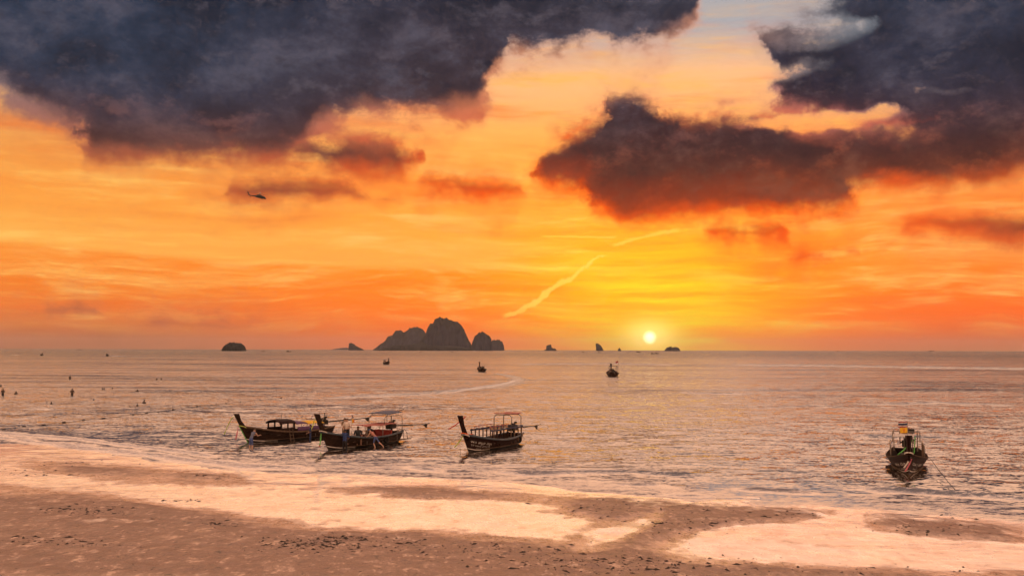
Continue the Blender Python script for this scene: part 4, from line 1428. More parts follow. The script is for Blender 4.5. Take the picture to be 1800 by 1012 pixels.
text_on(bC, [("พช สมูล สมูล", 0.70, 0.955, 0.66, 0.24), ("27 กระบี่ อ่าวนาง", 0.72, 0.955, 0.50, 0.17), ("พร ๙", 0.78, 0.90, 0.38, 0.10)], 1)
text_on(bC, [("พช สมูล สมูล", 0.70, 0.955, 0.66, 0.24), ("27 กระบี่ อ่าวนาง", 0.72, 0.955, 0.50, 0.17)], -1)
fender(bC, 0.12, 1)

# ---- the boat that lies bow-on to the beach
bD = make_boat((1598, 835), (1591, 805), "dark maroon longtail boat bow-on to the beach, flying a striped and a yellow flag", L=8.0, B=1.14, hull_mat=WOODR, rail_mat=WOOD, bow_h=1.20, post_h=2.32)
rD, hD, MD = bD
LD = hD.L
dD = on_water(1598, 835).y
for y in (-0.92, 0.92):
    MB().tube([(1.6, y, 0.8), (1.6, y, 1.40), (1.4, y, 1.46), (-2.4, y, 1.40)], 0.035, 6).build("canopy_rail", STEEL, rD, True)
    for x in (1.0, 0.3, -0.5, -1.3, -2.1):
        MB().box((x, y, 0.92), (0.06, 0.06, 1.0)).build("canopy_post", WOODL, rD)
    MB().tube([(-1.2, y * 0.85, 1.4), (-1.2, y * 0.85, 2.05)], 0.028, 6).build("frame_upright", STEEL, rD)
    MB().tube([(-3.0, y * 0.75, 0.7), (-3.0, y * 0.75, 2.02)], 0.028, 6).build("frame_upright", STEEL, rD)
MB().tube([(-1.2, -0.78, 2.05), (-1.2, 0.78, 2.05)], 0.028, 6).build("frame_crossbar", STEEL, rD)
MB().sheet([[(x, y, 1.62 + 0.12 * math.cos(y * 1.3) - 0.03 * x) for y in np.linspace(-0.8, 0.45, 6)] for x in np.linspace(-1.0, -2.6, 4)], 0.02).build("awning", WHITE, rD, True)
MB().box((-2.9, 0.15, 1.98), (0.7, 0.75, 0.26)).build("storage_box", IRON, rD)
posts(bD, [(-2.7, -0.1), (-2.7, 0.4), (-3.1, -0.1), (-3.1, 0.4)], 1.86, 0.025, STEEL, 0.6, "box_stand")
thwarts(bD, [1.2, 0.3, -0.6, -1.5])
engine(bD, -LD / 2 + 0.6, 1.15, 4.0, -0.03, 0.15)
flag_pole(bD, 1.9, 0.02, 0.7, 2.90, [(2.72, 0.34, 0.50, "thai"), (2.38, 0.31, 0.42, "yellow")], (0.15, -1, 0))
rope(bD, [(1603, 768), (1601, 778), (1599, 788), (1598, 797), (1601, 804)], dD - 0.5, WHITE, 0.022, "bow_rope")
ribbon(bD, [(1603, 773), (1597, 782), (1589, 790), (1578, 799)], dD + 0.2, GREEN, 0.09)
ribbon(bD, [(1600, 804), (1596, 812), (1589, 822)], dD - 0.45, WHITE, 0.10)
ribbon(bD, [(1602, 806), (1597, 818), (1591, 828)], dD - 0.45, PINK, 0.10)
ribbon(bD, [(1608.5, 767), (1608, 780), (1606.5, 797)], dD - 0.6, GREEN, 0.06)
prow_wrap(bD, 1.25, WHITE, 0.22)
text_on(bD, [("นิล | พช", 0.74, 0.955, 0.60, 0.24), ("กระบี่ ๒", 0.76, 0.92, 0.42, 0.14)], 1)
text_on(bD, [("พช นิล", 0.74, 0.955, 0.60, 0.24), ("๒ กระบี่", 0.78, 0.94, 0.42, 0.14)], -1)
rope(bD, [(1636, 806), (1650, 826), (1668, 848), (1688, 870)], [dD + 1.0, dD - 2.0, dD - 5.0, on_water(1688, 870).y], IRON, 0.018, "mooring_line")


# ---- boats under way farther out
def small_boat(bow_px, stern_px, label, L, people=0, canopy=True, frame=False, group="longtail boats under way offshore", B=1.15, scale=1.25):
    b = make_boat(bow_px, stern_px, label, L=L, B=B, detail=False, group=group, scale=scale)
    root, h, M = b
    if canopy:
        MB().sheet([[(x, y, 1.55 + 0.12 * math.cos(y * 1.4)) for y in np.linspace(-0.9, 0.9, 5)] for x in np.linspace(1.2, -2.2, 4)], 0.05).build("canopy_roof", NAVY, root)
        posts(b, [(x, y) for x in (1.1, -0.6, -2.1) for y in (-0.8, 0.8)], 1.56, 0.04, STEEL)
    if frame:
        MB().sheet([[(x, y, 2.1) for y in (-0.8, 0, 0.8)] for x in (-1.4, -2.8)], 0.07).build("canopy_roof", NAVY, root)
        posts(b, [(x, y) for x in (-1.5, -2.7) for y in (-0.75, 0.75)], 2.1, 0.045, STEEL)
    thwarts(b, [0.8, -0.2])
    engine(b, -L / 2 + 0.45, 1.1, 3.6, -0.1, tiller=False)
    return b


b1 = small_boat((682.5, 640.6), (667.5, 639.2), "dark covered longtail boat with upright prow, in front of the tallest island", 8.5)
b2 = small_boat((843.5, 652.5), (864, 656.6), "longtail boat pulling a curved white wake behind it", 8.0, canopy=False)
b3 = small_boat((1074.5, 660.2), (1081, 663.2), "longtail boat with a flat sunshade heading out, below the sail-shaped rock", 8.5, canopy=False, frame=True, B=1.25, scale=1.35)
MB().tube([(-3.6, -0.9, 0.6), (-3.6, -0.9, 3.1)], 0.03, 6).build("flag_pole", STEEL, b3[0])
MB().sheet([[(-3.6, -0.9, 2.75), (-3.6, -0.9, 3.1)], [(-3.55, -0.45, 2.62), (-3.55, -0.45, 2.98)]], 0.02).build("flag", FLAGR, b3[0])
b4 = small_boat((74.5, 625.2), (65.5, 624.7), "tiny longtail boat with a white wake, leftmost boat near the horizon", 9.5)
b5 = small_boat((187.5, 625.8), (197.0, 625.2), "tiny longtail boat with a white bow wave, second from the left near the horizon", 9.0)
for i, (x, y, w, lab) in enumerate((
        (463, 617.6, 5, "speck of a boat on the horizon just right of the wooded islet"), (507, 618.2, 9, "low dark boat on the horizon between the wooded islet and the wedge-shaped rock"),
        (738.6, 618.6, 4, "speck of a boat at the foot of the tallest island's left cliff"), (794.5, 618.8, 4, "speck of a boat below the right shoulder of the tallest island"),
        (1025, 619.0, 5, "tiny boat on the horizon left of the sail-shaped rock"), (1053, 619.6, 5, "tiny boat just below the sail-shaped rock"),
        (1122, 618.9, 8, "small low boat on the horizon below the sun's left edge"), (1147, 621.8, 7, "small dark boat with a pale wake below the sun"),
        (1154, 621.6, 7, "small boat close beside the one with the pale wake below the sun"), (1473, 617.0, 4, "speck of a boat far right of the sun on the horizon"),
        (1637, 617.6, 8, "low dark vessel on the right-hand horizon"), (140, 614.6, 5, "faint low boat on the left-hand horizon"))):
    dd = on_water(x, y).y
    ww = w * dd / FPX
    root = empty("far_boat", on_water(x, y))
    tag(root, lab, "boat", "boats scattered along the horizon")
    hh = Hull(ww, ww * 0.13, bow_h=ww * 0.16, mid_h=ww * 0.08, stern_h=ww * 0.1)
    m_ = MB()
    for side in (1, -1):
        for a in range(6):
            m_.add([hh.pt(a / 6, 0, side), hh.pt((a + 1) / 6, 0, side), hh.pt((a + 1) / 6, 1, side), hh.pt(a / 6, 1, side)], [(0, 1, 2, 3)])
    m_.sheet([[tuple(hh.pt(a / 6, 0.9, 1)), tuple(hh.pt(a / 6, 0.9, -1))] for a in range(7)], ww * 0.01)
    m_.build("hull", WOOD, root)
    MB().box((-ww * 0.1, 0, ww * 0.15), (ww * 0.42, ww * 0.2, ww * 0.14), taper=0.85).build("cabin", WOOD, root)
    MB().tube([(ww * 0.46, 0, ww * 0.1), (ww * 0.56, 0, ww * 0.3)], ww * 0.02, 5).build("prow_post", WOOD, root)

# ------------------------------------------------------------------ people
SKIN = paint("tanned_skin", (0.22, 0.12, 0.08), 0.55, var=0.12)
SKIND = paint("wet_backlit_skin", (0.055, 0.032, 0.022), 0.4, var=0.12)  # bathers' skin, backlit shade put into its dark colour
SKINL = paint("light_skin", (0.46, 0.27, 0.19), 0.55, var=0.1)
HAIR = paint("black_hair", (0.012, 0.010, 0.010), 0.6)
HAIRB = paint("brown_hair", (0.07, 0.04, 0.025), 0.6)
CL_NAVY = paint("navy_shirt", (0.018, 0.030, 0.085), 0.8)
CL_BLUE = paint("patterned_blue_shirt", (0.030, 0.055, 0.17), 0.8, var=0.7, scale=14)
CL_WHITE = paint("white_shirt", (0.62, 0.52, 0.46), 0.8)
CL_TAN = paint("olive_shirt", (0.17, 0.12, 0.075), 0.8)
CL_BLACK = paint("black_trousers", (0.014, 0.014, 0.018), 0.8)
CL_DARK = paint("charcoal_shirt", (0.028, 0.030, 0.036), 0.8)
CL_RED = paint("maroon_shirt", (0.13, 0.022, 0.022), 0.8)
CL_BLUES = paint("blue_shorts", (0.055, 0.085, 0.22), 0.8)
CL_PINKS = paint("coral_shirt", (0.45, 0.20, 0.15), 0.8)
CL_GREYB = paint("grey_blue_top", (0.13, 0.15, 0.22), 0.8)
CAP = paint("blue_cap", (0.04, 0.07, 0.16), 0.7)


def pose(kind):
    """joint positions, facing +x"""
    J = dict(pelvis=(0, 0, 0.96), spine=(0.01, 0, 1.14), chest=(0, 0, 1.33), neck=(0.0, 0, 1.50), head=(0.02, 0, 1.60), crown=(0.015, 0, 1.71))
    for s, y in (("l", 1), ("r", -1)):
        J.update({"sh" + s: (0, 0.185 * y, 1.43), "el" + s: (-0.03, 0.25 * y, 1.15), "wr" + s: (0.07, 0.25 * y, 0.92),
                  "hip" + s: (0, 0.095 * y, 0.90), "kn" + s: (0.02, 0.11 * y, 0.50), "an" + s: (-0.02, 0.12 * y, 0.09), "to" + s: (0.15, 0.14 * y, 0.035)})
    def tilt(names, pivot, deg):
        c, s_ = math.cos(math.radians(deg)), math.sin(math.radians(deg))
        px_, pz_ = pivot
        for n in names:
            x, y, z = J[n]
            dx, dz = x - px_, z - pz_
            J[n] = (px_ + dx * c + dz * s_, y, pz_ - dx * s_ + dz * c)
    upper = ["spine", "chest", "neck", "head", "crown", "shl", "shr", "ell", "elr", "wrl", "wrr"]
    if kind == "reach":            # leaning forward, hands on the boat's side
        tilt(upper, (0, 0.96), 32)
        for s, y in (("l", 1), ("r", -1)):
            x, yy, z = J["sh" + s]
            J["el" + s] = (x + 0.16, yy + 0.05 * y, z - 0.24)
            J["wr" + s] = (x + 0.42, yy, z - 0.20)
    elif kind == "climb":          # bent well over the gunwale, one leg trailing
        tilt(upper, (0, 0.96), 48)
        for s, y in (("l", 1), ("r", -1)):
            x, yy, z = J["sh" + s]
            J["el" + s] = (x + 0.12, yy + 0.06 * y, z - 0.26)
            J["wr" + s] = (x + 0.34, yy, z - 0.36)
        J["knl"] = (0.10, 0.12, 0.52); J["anl"] = (-0.08, 0.13, 0.12); J["tol"] = (0.06, 0.14, 0.05)
        J["knr"] = (-0.20, -0.14, 0.56); J["anr"] = (-0.52, -0.18, 0.30); J["tor"] = (-0.56, -0.18, 0.14)
    elif kind == "sit":
        for n in list(J):
            x, y, z = J[n]
            J[n] = (x, y, z - 0.50)
        for s, y in (("l", 1), ("r", -1)):
            J["kn" + s] = (0.42, 0.13 * y, 0.48)
            J["an" + s] = (0.40, 0.13 * y, 0.08)
            J["to" + s] = (0.56, 0.14 * y, 0.035)
            J["el" + s] = (0.06, 0.26 * y, 0.66)
            J["wr" + s] = (0.30, 0.18 * y, 0.58)
        tilt(upper, (0, 0.46), 8)
    elif kind == "stand2":
        J["ell"] = (0.10, 0.28, 1.20); J["wrl"] = (0.30, 0.16, 1.16)
        J["knr"] = (0.08, -0.12, 0.50); J["anr"] = (0.02, -0.14, 0.09); J["tor"] = (0.19, -0.16, 0.035)
        tilt(["head", "crown"], (0, 1.5), 14)
    elif kind == "hips":           # hands held at the waist in front
        for s, y in (("l", 1), ("r", -1)):
            J["el" + s] = (0.04, 0.31 * y, 1.17)
            J["wr" + s] = (0.22, 0.14 * y, 1.06)
    return J


BONES = [("pelvis", "spine", "t"), ("spine", "chest", "t"), ("chest", "neck", "t"), ("neck", "head", "h"), ("head", "crown", "h")]
for _s in "lr":
    BONES += [("chest", "sh" + _s, "t"), ("sh" + _s, "el" + _s, "u"), ("el" + _s, "wr" + _s, "a"), ("pelvis", "hip" + _s, "p"), ("hip" + _s, "kn" + _s, "p"),
              ("kn" + _s, "an" + _s, "c"), ("an" + _s, "to" + _s, "f")]
RAD = dict(pelvis=(0.135, 0.11), spine=(0.125, 0.095), chest=(0.135, 0.105), neck=(0.055, 0.055), head=(0.088, 0.10), crown=(0.062, 0.072),
           sh=(0.068, 0.068), el=(0.042, 0.042), wr=(0.029, 0.029), hip=(0.092, 0.095), kn=(0.060, 0.060), an=(0.040, 0.040), to=(0.036, 0.028))
_bodies = {}


def body_mesh(kind, build):
    """one continuous skin over the posed joints, with fingers, nose and ears; faces sorted by limb"""
    key = (kind, build)
    if key in _bodies:
        return _bodies[key]
    J = pose(kind)
    names = list(J)
    V = [Vector(J[n]) for n in names]
    R = [RAD[n] if n in RAD else RAD[n[:2] if n[:2] in RAD else n[:-1]] for n in names]
    wide = {"slim": 0.92, "broad": 1.12}[build]
    R = [(a * wide, b * wide) if n not in ("head", "crown", "neck") else (a, b) for n, (a, b) in zip(names, R)]
    idx = {n: i for i, n in enumerate(names)}
    Ed = [(idx[a], idx[b]) for a, b, _ in BONES]
    seg = [(idx[a], idx[b], k) for a, b, k in BONES]
    for s, y in (("l", 1), ("r", -1)):
        w, e_ = V[idx["wr" + s]], V[idx["el" + s]]
        d = (w - e_).normalized()
        side = d.cross(Vector((0, 0, 1)))
        side = side.normalized() if side.length > 0.2 else Vector((1, 0, 0))
        palm = w + d * 0.07
        curl = d.cross(side).normalized() * (0.02 if d.cross(side).z < 0 else -0.02)
        V.append(palm); R.append((0.030, 0.022)); pi_ = len(V) - 1
        Ed.append((idx["wr" + s], pi_)); seg.append((idx["wr" + s], pi_, "a"))
        for k, (off, ln) in enumerate(((-0.030, 0.055), (-0.011, 0.072), (0.010, 0.078), (0.030, 0.068))):
            a = palm + side * off + d * 0.03
            b_ = a + d * ln * 0.55 + curl
            c_ = b_ + d * ln * 0.35 + curl * 2
            i0 = len(V)
            V += [a, b_, c_]; R += [(0.010, 0.010), (0.009, 0.009), (0.008, 0.008)]
            Ed += [(pi_, i0), (i0, i0 + 1), (i0 + 1, i0 + 2)]; seg += [(pi_, i0, "a"), (i0, i0 + 2, "a")]
        th = w + d * 0.025 + side * 0.04
        i0 = len(V)
        V += [th, th + d * 0.045 + side * 0.02]; R += [(0.011, 0.011), (0.009, 0.009)]
        Ed += [(idx["wr" + s], i0), (i0, i0 + 1)]; seg += [(i0, i0 + 1, "a")]
    me = bpy.data.meshes.new("person_tmp")
    me.from_pydata([tuple(v) for v in V], Ed, [])
    ob = bpy.data.objects.new("person_tmp", me)
    COL.objects.link(ob)
    ob.modifiers.new("Skin", 'SKIN')
    bm = bmesh.new()
    bm.from_mesh(me)
    lay = bm.verts.layers.skin.verify()
    bm.verts.ensure_lookup_table()
    for i, v in enumerate(bm.verts):
        v[lay].radius = R[i]
        v[lay].use_root = (i == idx["pelvis"])
    bm.to_mesh(me)
    bm.free()
    sub = ob.modifiers.new("Sub", 'SUBSURF')
    sub.levels = sub.render_levels = 1
    dg = bpy.context.evaluated_depsgraph_get()
    dg.update()
    res = bpy.data.meshes.new_from_object(ob.evaluated_get(dg))
    bpy.data.objects.remove(ob)
    bm = bmesh.new()
    bm.from_mesh(res)
    hc, up = Vector(J["head"]), (Vector(J["crown"]) - Vector(J["head"])).normalized()
    fw = Vector((up.z, 0, -up.x))
    # nose and ears drawn out of the head's own surface
    for v in bm.verts:
        q = v.co - hc
        if q.length < 0.17:
            u, f_, l_ = q.dot(up), q.dot(fw), q.y
            if f_ > 0.05 and abs(l_) < 0.03 and -0.03 < u < 0.04:
                v.co += fw * 0.016
            if abs(l_) > 0.065 and -0.04 < u < 0.05 and abs(f_) < 0.035:
                v.co.y += 0.012 * (1 if l_ > 0 else -1)
    kinds = []
    code = {"t": 0, "u": 1, "a": 2, "p": 3, "c": 4, "f": 2, "h": 2}
    A = np.array([tuple(V[a]) for a, b, k in seg]); B_ = np.array([tuple(V[b]) for a, b, k in seg])
    K = [code[k] for a, b, k in seg]
    for f in bm.faces:
        c = np.array(f.calc_center_median())
        ab = B_ - A
        t = np.clip(((c - A) * ab).sum(1) / np.maximum((ab * ab).sum(1), 1e-9), 0, 1)
        dd = np.linalg.norm(A + ab * t[:, None] - c, axis=1)
        kinds.append(K[int(dd.argmin())])
    for f in bm.faces:
        f.smooth = True
    bm.to_mesh(res)
    bm.free()
    # hair: a cap over the back and top of the head
    hb = MB()
    hcap = hc + up * 0.045 - fw * 0.014
    hb.ball(tuple(hcap), (0.103, 0.094, 0.105), 12, 8)
    keep = []
    for f in hb.f:
        c = sum((Vector(hb.v[i]) for i in f), Vector()) / len(f) - hcap
        u, f_ = c.dot(up), c.dot(fw)
        if u > -0.035 and not (f_ > 0.045 and u < 0.045):
            keep.append(f)
    hb.f = keep
    hb.mi = [0] * len(keep)
    # eyes and mouth
    fc = MB()
    for l_ in (0.032, -0.032):
        fc.ball(tuple(hc + fw * 0.088 + Vector((0, l_, 0)) + up * 0.022), 0.010, 6, 4)
    fc.box(tuple(hc + fw * 0.088 - up * 0.045), (0.012, 0.045, 0.010))
    _bodies[key] = (res, kinds, hb, fc)
    return _bodies[key]


def person(kind, loc, rz, label, skin, shirt, sleeve, trousers, calf, hair=HAIR, build="slim", scale=1.0, group=None, cap=None):
    res, kinds, hb, fc = body_mesh(kind, build)
    me = res.copy()
    me.materials.clear()
    for m in (shirt, sleeve, skin, trousers, calf):
        me.materials.append(m)
    me.polygons.foreach_set("material_index", kinds)
    me.update()
    root = empty("person", loc, rz)
    root.scale = (scale,) * 3
    link("body", me, root)
    hb.build("hair", cap or hair, root, True)
    fc.build("face", HAIR, root, True)
    tag(root, label, "person", group)
    return root


def in_boat(boat, x, y, z):
    return boat[2] @ Vector((x, y, z))


def col_x(boat, px, y=0.0, z=0.8):
    L = boat[1].L
    return min((abs(float(project(*[np.array(float(v)) for v in (boat[2] @ Vector((x, y, z)))])[0]) - px), x) for x in np.linspace(-L / 2 - 1, L / 2 + 1, 240))[1]


PEOPLE_G = "people wading and boarding at the boats"
w = on_water(441, 789)
person("reach", (w.x, w.y, -0.22), math.radians(62), "wader with bare legs bending at the bow of the cabin boat", SKINL, CL_GREYB, SKINL, CL_BLUES, SKINL, HAIRB, "slim", 1.0, PEOPLE_G)
w = on_water(545.5, 774)
person("hips", (w.x, w.y, -0.42), math.radians(200), "person in dark blue standing in the water beside the cabin boat", SKIN, CL_NAVY, CL_NAVY, CL_NAVY, CL_NAVY, HAIR, "slim", 0.95, PEOPLE_G)
w = on_water(606, 790)
person("hips", (w.x, w.y, -0.36), math.radians(80), "broad man in patterned blue shirt and black trousers wading, back turned, at the loaded boat", SKIN, CL_BLUE, CL_BLUE, CL_BLACK, CL_BLACK, HAIR, "broad", 1.03, PEOPLE_G)
w = on_water(660, 786)
person("climb", (w.x, w.y, -0.20), math.radians(160), "person in coral top, blue shorts and cap bending over the loaded boat's side", SKINL, CL_PINKS, SKINL, CL_BLUES, SKINL, HAIR, "slim", 1.0, PEOPLE_G, cap=CAP)
ABOARD = "people aboard the loaded longtail boat"
xb = col_x(bB, 604)
person("hips", in_boat(bB, xb, 0.30, 0.30), math.radians(250), "person in white shirt standing in the bow of the loaded boat", SKINL, CL_WHITE, CL_WHITE, CL_BLACK, SKINL, HAIR, "broad", 1.05, ABOARD)
person("stand2", in_boat(bB, col_x(bB, 611), -0.30, 0.32), math.radians(70), "person in olive shirt standing just right of the white-shirted passenger", SKINL, CL_TAN, SKINL, CL_TAN, SKINL, HAIRB, "broad", 1.03, ABOARD)
person("sit", in_boat(bB, col_x(bB, 622), 0.35, 0.17), math.radians(-70), "seated passenger in dark shirt below the flag pole", SKIN, CL_DARK, CL_DARK, CL_BLACK, SKIN, HAIR, "broad", 1.08, ABOARD)
person("sit", in_boat(bB, col_x(bB, 633), 0.1, 0.06), math.radians(-60), "small seated passenger in maroon amid the loaded boat", SKIN, CL_RED, CL_RED, CL_BLACK, SKIN, HAIR, "slim", 0.86, ABOARD)
person("sit", in_boat(bB, col_x(bB, 646), 0.3, 0.16), math.radians(-120), "seated passenger in charcoal leaning beside the capped boarder", SKIN, CL_DARK, CL_DARK, CL_BLACK, SKIN, HAIR, "broad", 1.06, ABOARD)
person("sit", in_boat(bB, col_x(bB, 655), -0.35, 0.16), math.radians(160), "seated passenger in black behind the capped boarder", SKIN, CL_BLACK, CL_BLACK, CL_BLACK, SKIN, HAIR, "slim", 1.0, ABOARD)
CREW = "people aboard the boats under way"
person("sit", in_boat(b2, -1.6, 0.3, 0.17), math.radians(140), "seated passenger in the boat with the curved wake", SKIN, CL_DARK, CL_DARK, CL_BLACK, SKIN, HAIR, "broad", 1.15, CREW)
person("stand2", in_boat(b2, -2.9, -0.1, 0.17), math.radians(140), "steersman standing in the boat with the curved wake", SKIN, CL_BLACK, CL_BLACK, CL_BLACK, SKIN, HAIR, "broad", 0.95, CREW)
person("hips", in_boat(b3, -1.0, 0.1, 0.17), math.radians(100), "figure standing under the flat sunshade of the outbound boat", SKIN, CL_BLACK, CL_BLACK, CL_BLACK, SKIN, HAIR, "broad", 1.0, CREW)

# bathers: standing on the sea bed, so only what is above the water shows
BATH = "bathers in the shallow sea on the left"
for (x, y, top, kind, rz, lab) in (
        (5, 695.0, 682.5, "hips", 260, "bather standing waist-deep at the left edge of the picture"),
        (1, 679.0, 675.0, "stand2", 80, "bather's head cut by the left edge of the picture"),
        (28, 692.4, 687.2, "stand2", 90, "bather in chest-deep water right of the waist-deep one at the edge"),
        (123, 666.8, 660.0, "hips", 95, "bather shoulder-deep, highest of the group below the horizon"),
        (126.6, 695.4, 682.6, "hips", 95, "tall bather standing waist-deep, directly below the highest one"),
        (90, 710.6, 706.0, "stand2", 80, "bather with only head and shoulders out, nearest the float line"),
        (164.5, 703.2, 700.8, "stand2", 80, "swimmer with just the head out, trailing a small ripple"),
        (180, 684.4, 681.4, "stand2", 80, "left head of two bathers close together in mid water"),
        (182.8, 684.4, 681.3, "stand2", 70, "right head of two bathers close together in mid water"),
        (197.3, 683.0, 680.8, "stand2", 80, "lone swimmer's head just right of the close pair"),
        (238.3, 688.2, 686.6, "stand2", 50, "small child's head beside a bather in mid water"),
        (241.6, 688.4, 684.0, "stand2", 80, "bather beside the small child's head"),
        (253.3, 708.2, 702.4, "hips", 260, "bather up to the chest, rightmost above the float line"),
        (241, 714.2, 710.0, "stand2", 100, "bather just below and left of the rightmost one"),
        (228.3, 714.8, 713.2, "stand2", 100, "tiny head left of the bather nearest the middle of the float line"),
        (275.5, 667.2, 664.0, "stand2", 80, "left of two far bathers side by side"),
        (283.4, 667.2, 664.2, "stand2", 60, "right of two far bathers side by side")):
    w = on_water(x, y)
    vis = (y - top) * w.y / FPX
    H = 1.74
    sc = 1.0 if vis < 1.3 else 1.05
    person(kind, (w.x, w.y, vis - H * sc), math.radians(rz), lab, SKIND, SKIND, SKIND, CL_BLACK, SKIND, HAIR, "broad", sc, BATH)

# ------------------------------------------------------------------ float line round the bathing area
fl = empty("float_line", on_water(180, 738))
tag(fl, "long float line with small buoys strung across the shallows on the left", "float line")
FLP = [(-40, 760.5), (0, 756.5), (70, 748), (140, 740), (210, 732.5), (270, 725), (355, 714), (440, 705), (500, 699.5)]
pts = []
for a, b in zip(FLP[:-1], FLP[1:]):
    for k in range(10):
        f = k / 10
        p = on_water(a[0] + (b[0] - a[0]) * f, a[1] + (b[1] - a[1]) * f)
        pts.append(Vector((p.x, p.y, 0.05 + 0.03 * math.sin(len(pts) * 1.7))) - fl.location)
BUOY = paint("weathered_float", (0.06, 0.045, 0.04), 0.7)
MB().tube(pts, 0.016, 6).build("rope", BUOY, fl, True)
fx = MB().tube([(-0.30, 0, 0), (-0.24, 0, 0), (0.24, 0, 0), (0.30, 0, 0)], [0.03, 0.075, 0.075, 0.03], 9).build("float", BUOY, fl, True)
base_me = fx.data
COL.objects.unlink(fx)
bpy.data.objects.remove(fx)
n = 0
acc = 0.0
for i in range(1, len(pts)):
    acc += (pts[i] - pts[i - 1]).length
    if acc > 2.6:
        acc = 0.0
        o = link("float", base_me, fl)
        o.location = pts[i] + Vector((0, 0, 0.03))
        dv = pts[i] - pts[i - 1]
        o.rotation_euler = (0, 0, math.atan2(dv.y, dv.x))
        k = random.uniform(0.45, 0.95)
        o.scale = (k, k, k)

# ------------------------------------------------------------------ helicopter
HELI = paint("dark_helicopter_paint", (0.018, 0.020, 0.018), 0.45)
GLASS = paint("dark_cockpit_glass", (0.01, 0.012, 0.015), 0.1)
hd = 820.0
hp = at_depth(454.5, 346.2, hd)
hel = empty("helicopter", hp)
tag(hel, "dark military helicopter flying to the right below the big cloud", "helicopter")
f = MB()
sec = [  # x, z centre, half width, half height
    (7.0, -0.95, 0.12, 0.15), (6.6, -0.8, 0.55, 0.55), (5.6, -0.35, 0.95, 0.95), (4.4, 0.0, 1.15, 1.15), (2.5, 0.1, 1.18, 1.15), (0.0, 0.15, 1.15, 1.1), (-1.8, 0.3, 0.95, 0.9),
    (-3.2, 0.45, 0.55, 0.6), (-5.5, 0.5, 0.36, 0.42), (-8.0, 0.6, 0.28, 0.34), (-8.8, 0.75, 0.2, 0.42)]
vs, fs = [], []
for (x, z, a, b) in sec:
    for k in range(14):
        an = 2 * math.pi * k / 14
        ca, sa = math.cos(an), math.sin(an)
        vs.append((x, a * math.copysign(abs(ca) ** 0.75, ca), z + b * math.copysign(abs(sa) ** 0.75, sa)))
for i in range(len(sec) - 1):
    for k in range(14):
        k2 = (k + 1) % 14
        fs.append((i * 14 + k, i * 14 + k2, i * 14 + 14 + k2, i * 14 + 14 + k))
fs += [tuple(range(14)), tuple((len(sec) - 1) * 14 + k for k in range(13, -1, -1))]
f.add(vs, fs)
f.build("fuselage", HELI, hel, True)
MB().sheet([[(-7.6, 0, 0.45), (-8.9, 0, 0.55)], [(-8.7, 0, 1.7), (-9.6, 0, 1.75)], [(-9.5, 0, 3.0), (-10.2, 0, 3.0)]], 0.28).build("tail_fin", HELI, hel)
MB().sheet([[(-8.9, -2.1, 0.85), (-8.9, 2.1, 0.85)], [(-9.8, -2.1, 0.75), (-9.8, 2.1, 0.75)]], 0.14).build("stabilator", HELI, hel)
cow = MB()
cow.box((0.6, 0, 1.55), (4.4, 1.5, 0.75), taper=0.75)
for y in (-0.75, 0.75):
    cow.tube([(1.6, y, 1.5), (-1.2, y, 1.55)], [0.42, 0.34], 10)
cow.build("engine_cowling", HELI, hel)
mast = MB()
mast.tube([(0.8, 0, 1.8), (0.95, 0, 2.75)], 0.2, 8)
mast.tube([(0.92, 0, 2.5), (0.97, 0, 2.8)], 0.5, 10)
mast.build("rotor_hub", HELI, hel)
tiltv = Matrix.Rotation(math.radians(9), 3, 'Y') @ Matrix.Rotation(math.radians(3), 3, 'X')
for k in range(4):
    a = math.radians(28 + 90 * k)
    rows = []
    for i in range(8):
        r = 0.5 + 7.6 * i / 7
        d = Vector((math.cos(a), math.sin(a), 0))
        q = Vector((-math.sin(a), math.cos(a), 0))
        up_ = 0.10 * r * r / 16
        rows.append([tuple(tiltv @ (d * r + q * 0.27) + Vector((0.95, 0, 2.7 + up_))), tuple(tiltv @ (d * r - q * 0.27) + Vector((0.95, 0, 2.7 + up_)))])
    MB().sheet(rows, 0.11).build("rotor_blade", HELI, hel)
for k in range(4):
    a = math.radians(35 + 90 * k)
    d = Vector((math.cos(a), 0, math.sin(a)))
    q = Vector((-math.sin(a), 0, math.cos(a)))
    c0 = Vector((-9.9, -0.45, 2.75))
    MB().sheet([[tuple(c0 + q * 0.14), tuple(c0 - q * 0.14)], [tuple(c0 + d * 1.65 + q * 0.14), tuple(c0 + d * 1.65 - q * 0.14)]], 0.07).build("tail_rotor_blade", HELI, hel)
for (x, y) in ((3.4, -1.3), (3.4, 1.3), (-7.6, 0.0)):
    zb = -1.45 if y else -0.55
    m_ = MB()
    m_.tube([(x, y * 0.8, zb + 0.9), (x - 0.1, y, zb + 0.2)], 0.10, 6)
    m_.tube([(x - 0.1, y - 0.14, zb), (x - 0.1, y + 0.14, zb)], 0.33, 12)
    m_.build("landing_wheel", HELI, hel)
for y in (-1, 1):
    MB().sheet([[(6.35, y * 0.55, -0.50), (6.3, y * 0.25, -0.25)], [(5.2, y * 1.0, 0.15), (5.2, y * 0.62, 0.62)]], 0.05).build("cockpit_window", GLASS, hel)
hel.rotation_euler = (math.radians(4), math.radians(7), math.radians(-14))

# ------------------------------------------------------------------ weed, shells and stones left on the sand
WEED = paint("dark_seaweed", (0.030, 0.020, 0.016), 0.7, var=0.5)


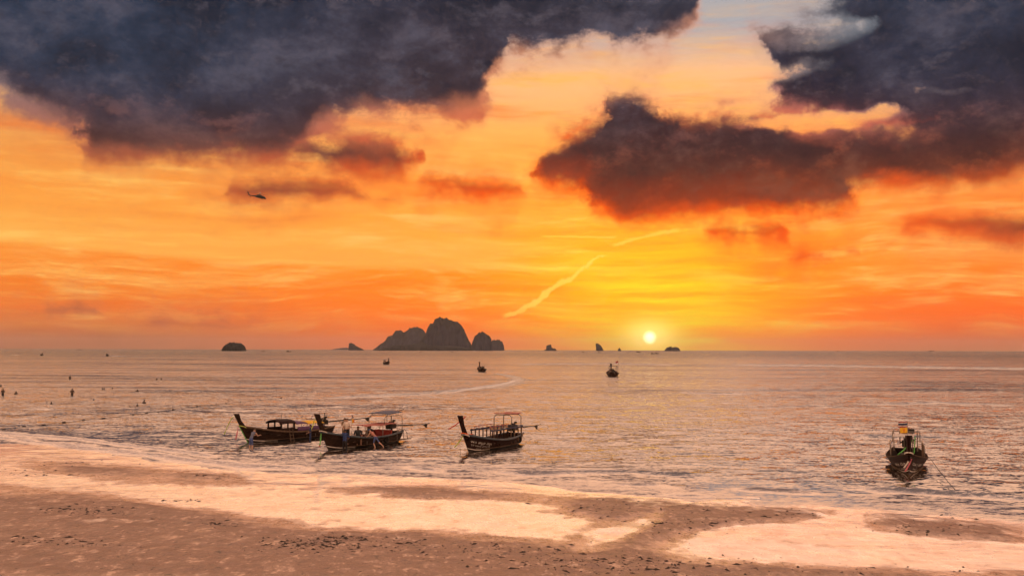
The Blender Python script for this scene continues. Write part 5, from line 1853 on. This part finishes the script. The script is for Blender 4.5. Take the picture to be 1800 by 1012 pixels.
def debris():
    rr = random.Random(77)
    P = []
    for (cx, cy, rx, ry, n) in ((545, 956, 90, 12, 260), (600, 945, 60, 6, 90), (170, 896, 90, 9, 150), (310, 880, 40, 3, 40), (380, 918, 40, 8, 40), (80, 950, 60, 8, 60),
                                (170, 955, 40, 5, 40), (700, 955, 140, 16, 120), (890, 970, 120, 16, 130), (1110, 990, 190, 16, 260), (1060, 893, 90, 16, 70), (1230, 915, 110, 28, 120),
                                (1630, 925, 110, 14, 80), (1400, 903, 50, 10, 40), (1500, 1000, 280, 10, 60), (130, 815, 90, 6, 60), (60, 830, 80, 8, 60), (380, 836, 60, 5, 40)):
        for _ in range(n):
            P.append((rr.gauss(cx, rx * 0.55), rr.gauss(cy, ry * 0.55), rr.uniform(0.5, 1.5)))
    for _ in range(220):
        P.append((rr.uniform(-60, 1860), 850 + 165 * rr.random() ** 0.7, rr.uniform(0.2, 0.55)))
    m_ = MB()
    for (x, y, k) in P:
        if y < 790 + 0.055 * x:
            continue
        p = sand_z(x, min(y, 1030))
        a = rr.uniform(0, 6.28)
        k *= rr.choice((0.3, 0.4, 0.55, 0.7, 1.2))
        L_, W_, H_ = 0.11 * k * rr.uniform(0.6, 1.9), 0.05 * k, 0.022 * k
        d = Vector((math.cos(a), math.sin(a), 0)); q = Vector((-d.y, d.x, 0))
        c = p + Vector((0, 0, H_ * 0.4))
        z = Vector((0, 0, H_))
        vs = [c - d * L_ - z, c + q * W_ - z * 1.2, c + d * L_ - z, c - q * W_ - z * 1.2, c + z + d * L_ * 0.2]
        m_.add(vs, [(0, 1, 4), (1, 2, 4), (2, 3, 4), (3, 0, 4), (3, 2, 1, 0)])
    o = m_.build("seaweed", WEED)
    tag(o, "scattered dark seaweed, shells and small stones on the wet sand", "seaweed", None, "stuff")


debris()


def build_haze(density):
    bm = bmesh.new()
    bmesh.ops.create_cube(bm, size=1.0)
    me = bpy.data.meshes.new("haze")
    bm.to_mesh(me)
    bm.free()
    m = bpy.data.materials.new("evening_haze")
    m.use_nodes = True
    nt = m.node_tree
    nt.nodes.clear()
    out = nt.nodes.new('ShaderNodeOutputMaterial')
    v = nt.nodes.new('ShaderNodeVolumePrincipled')
    v.inputs['Color'].default_value = (0.78, 0.78, 0.86, 1)
    v.inputs['Density'].default_value = density
    v.inputs['Anisotropy'].default_value = 0.0
    nt.links.new(v.outputs[0], out.inputs['Volume'])
    o = link("haze", me, None, [m])
    o.location = (0, 12300.0, 130.0)
    o.scale = (52000.0, 25600.0, 270.0)
    tag(o, "thin warm evening haze over the sea", "haze", None, "stuff")


build_haze(2.2e-5)
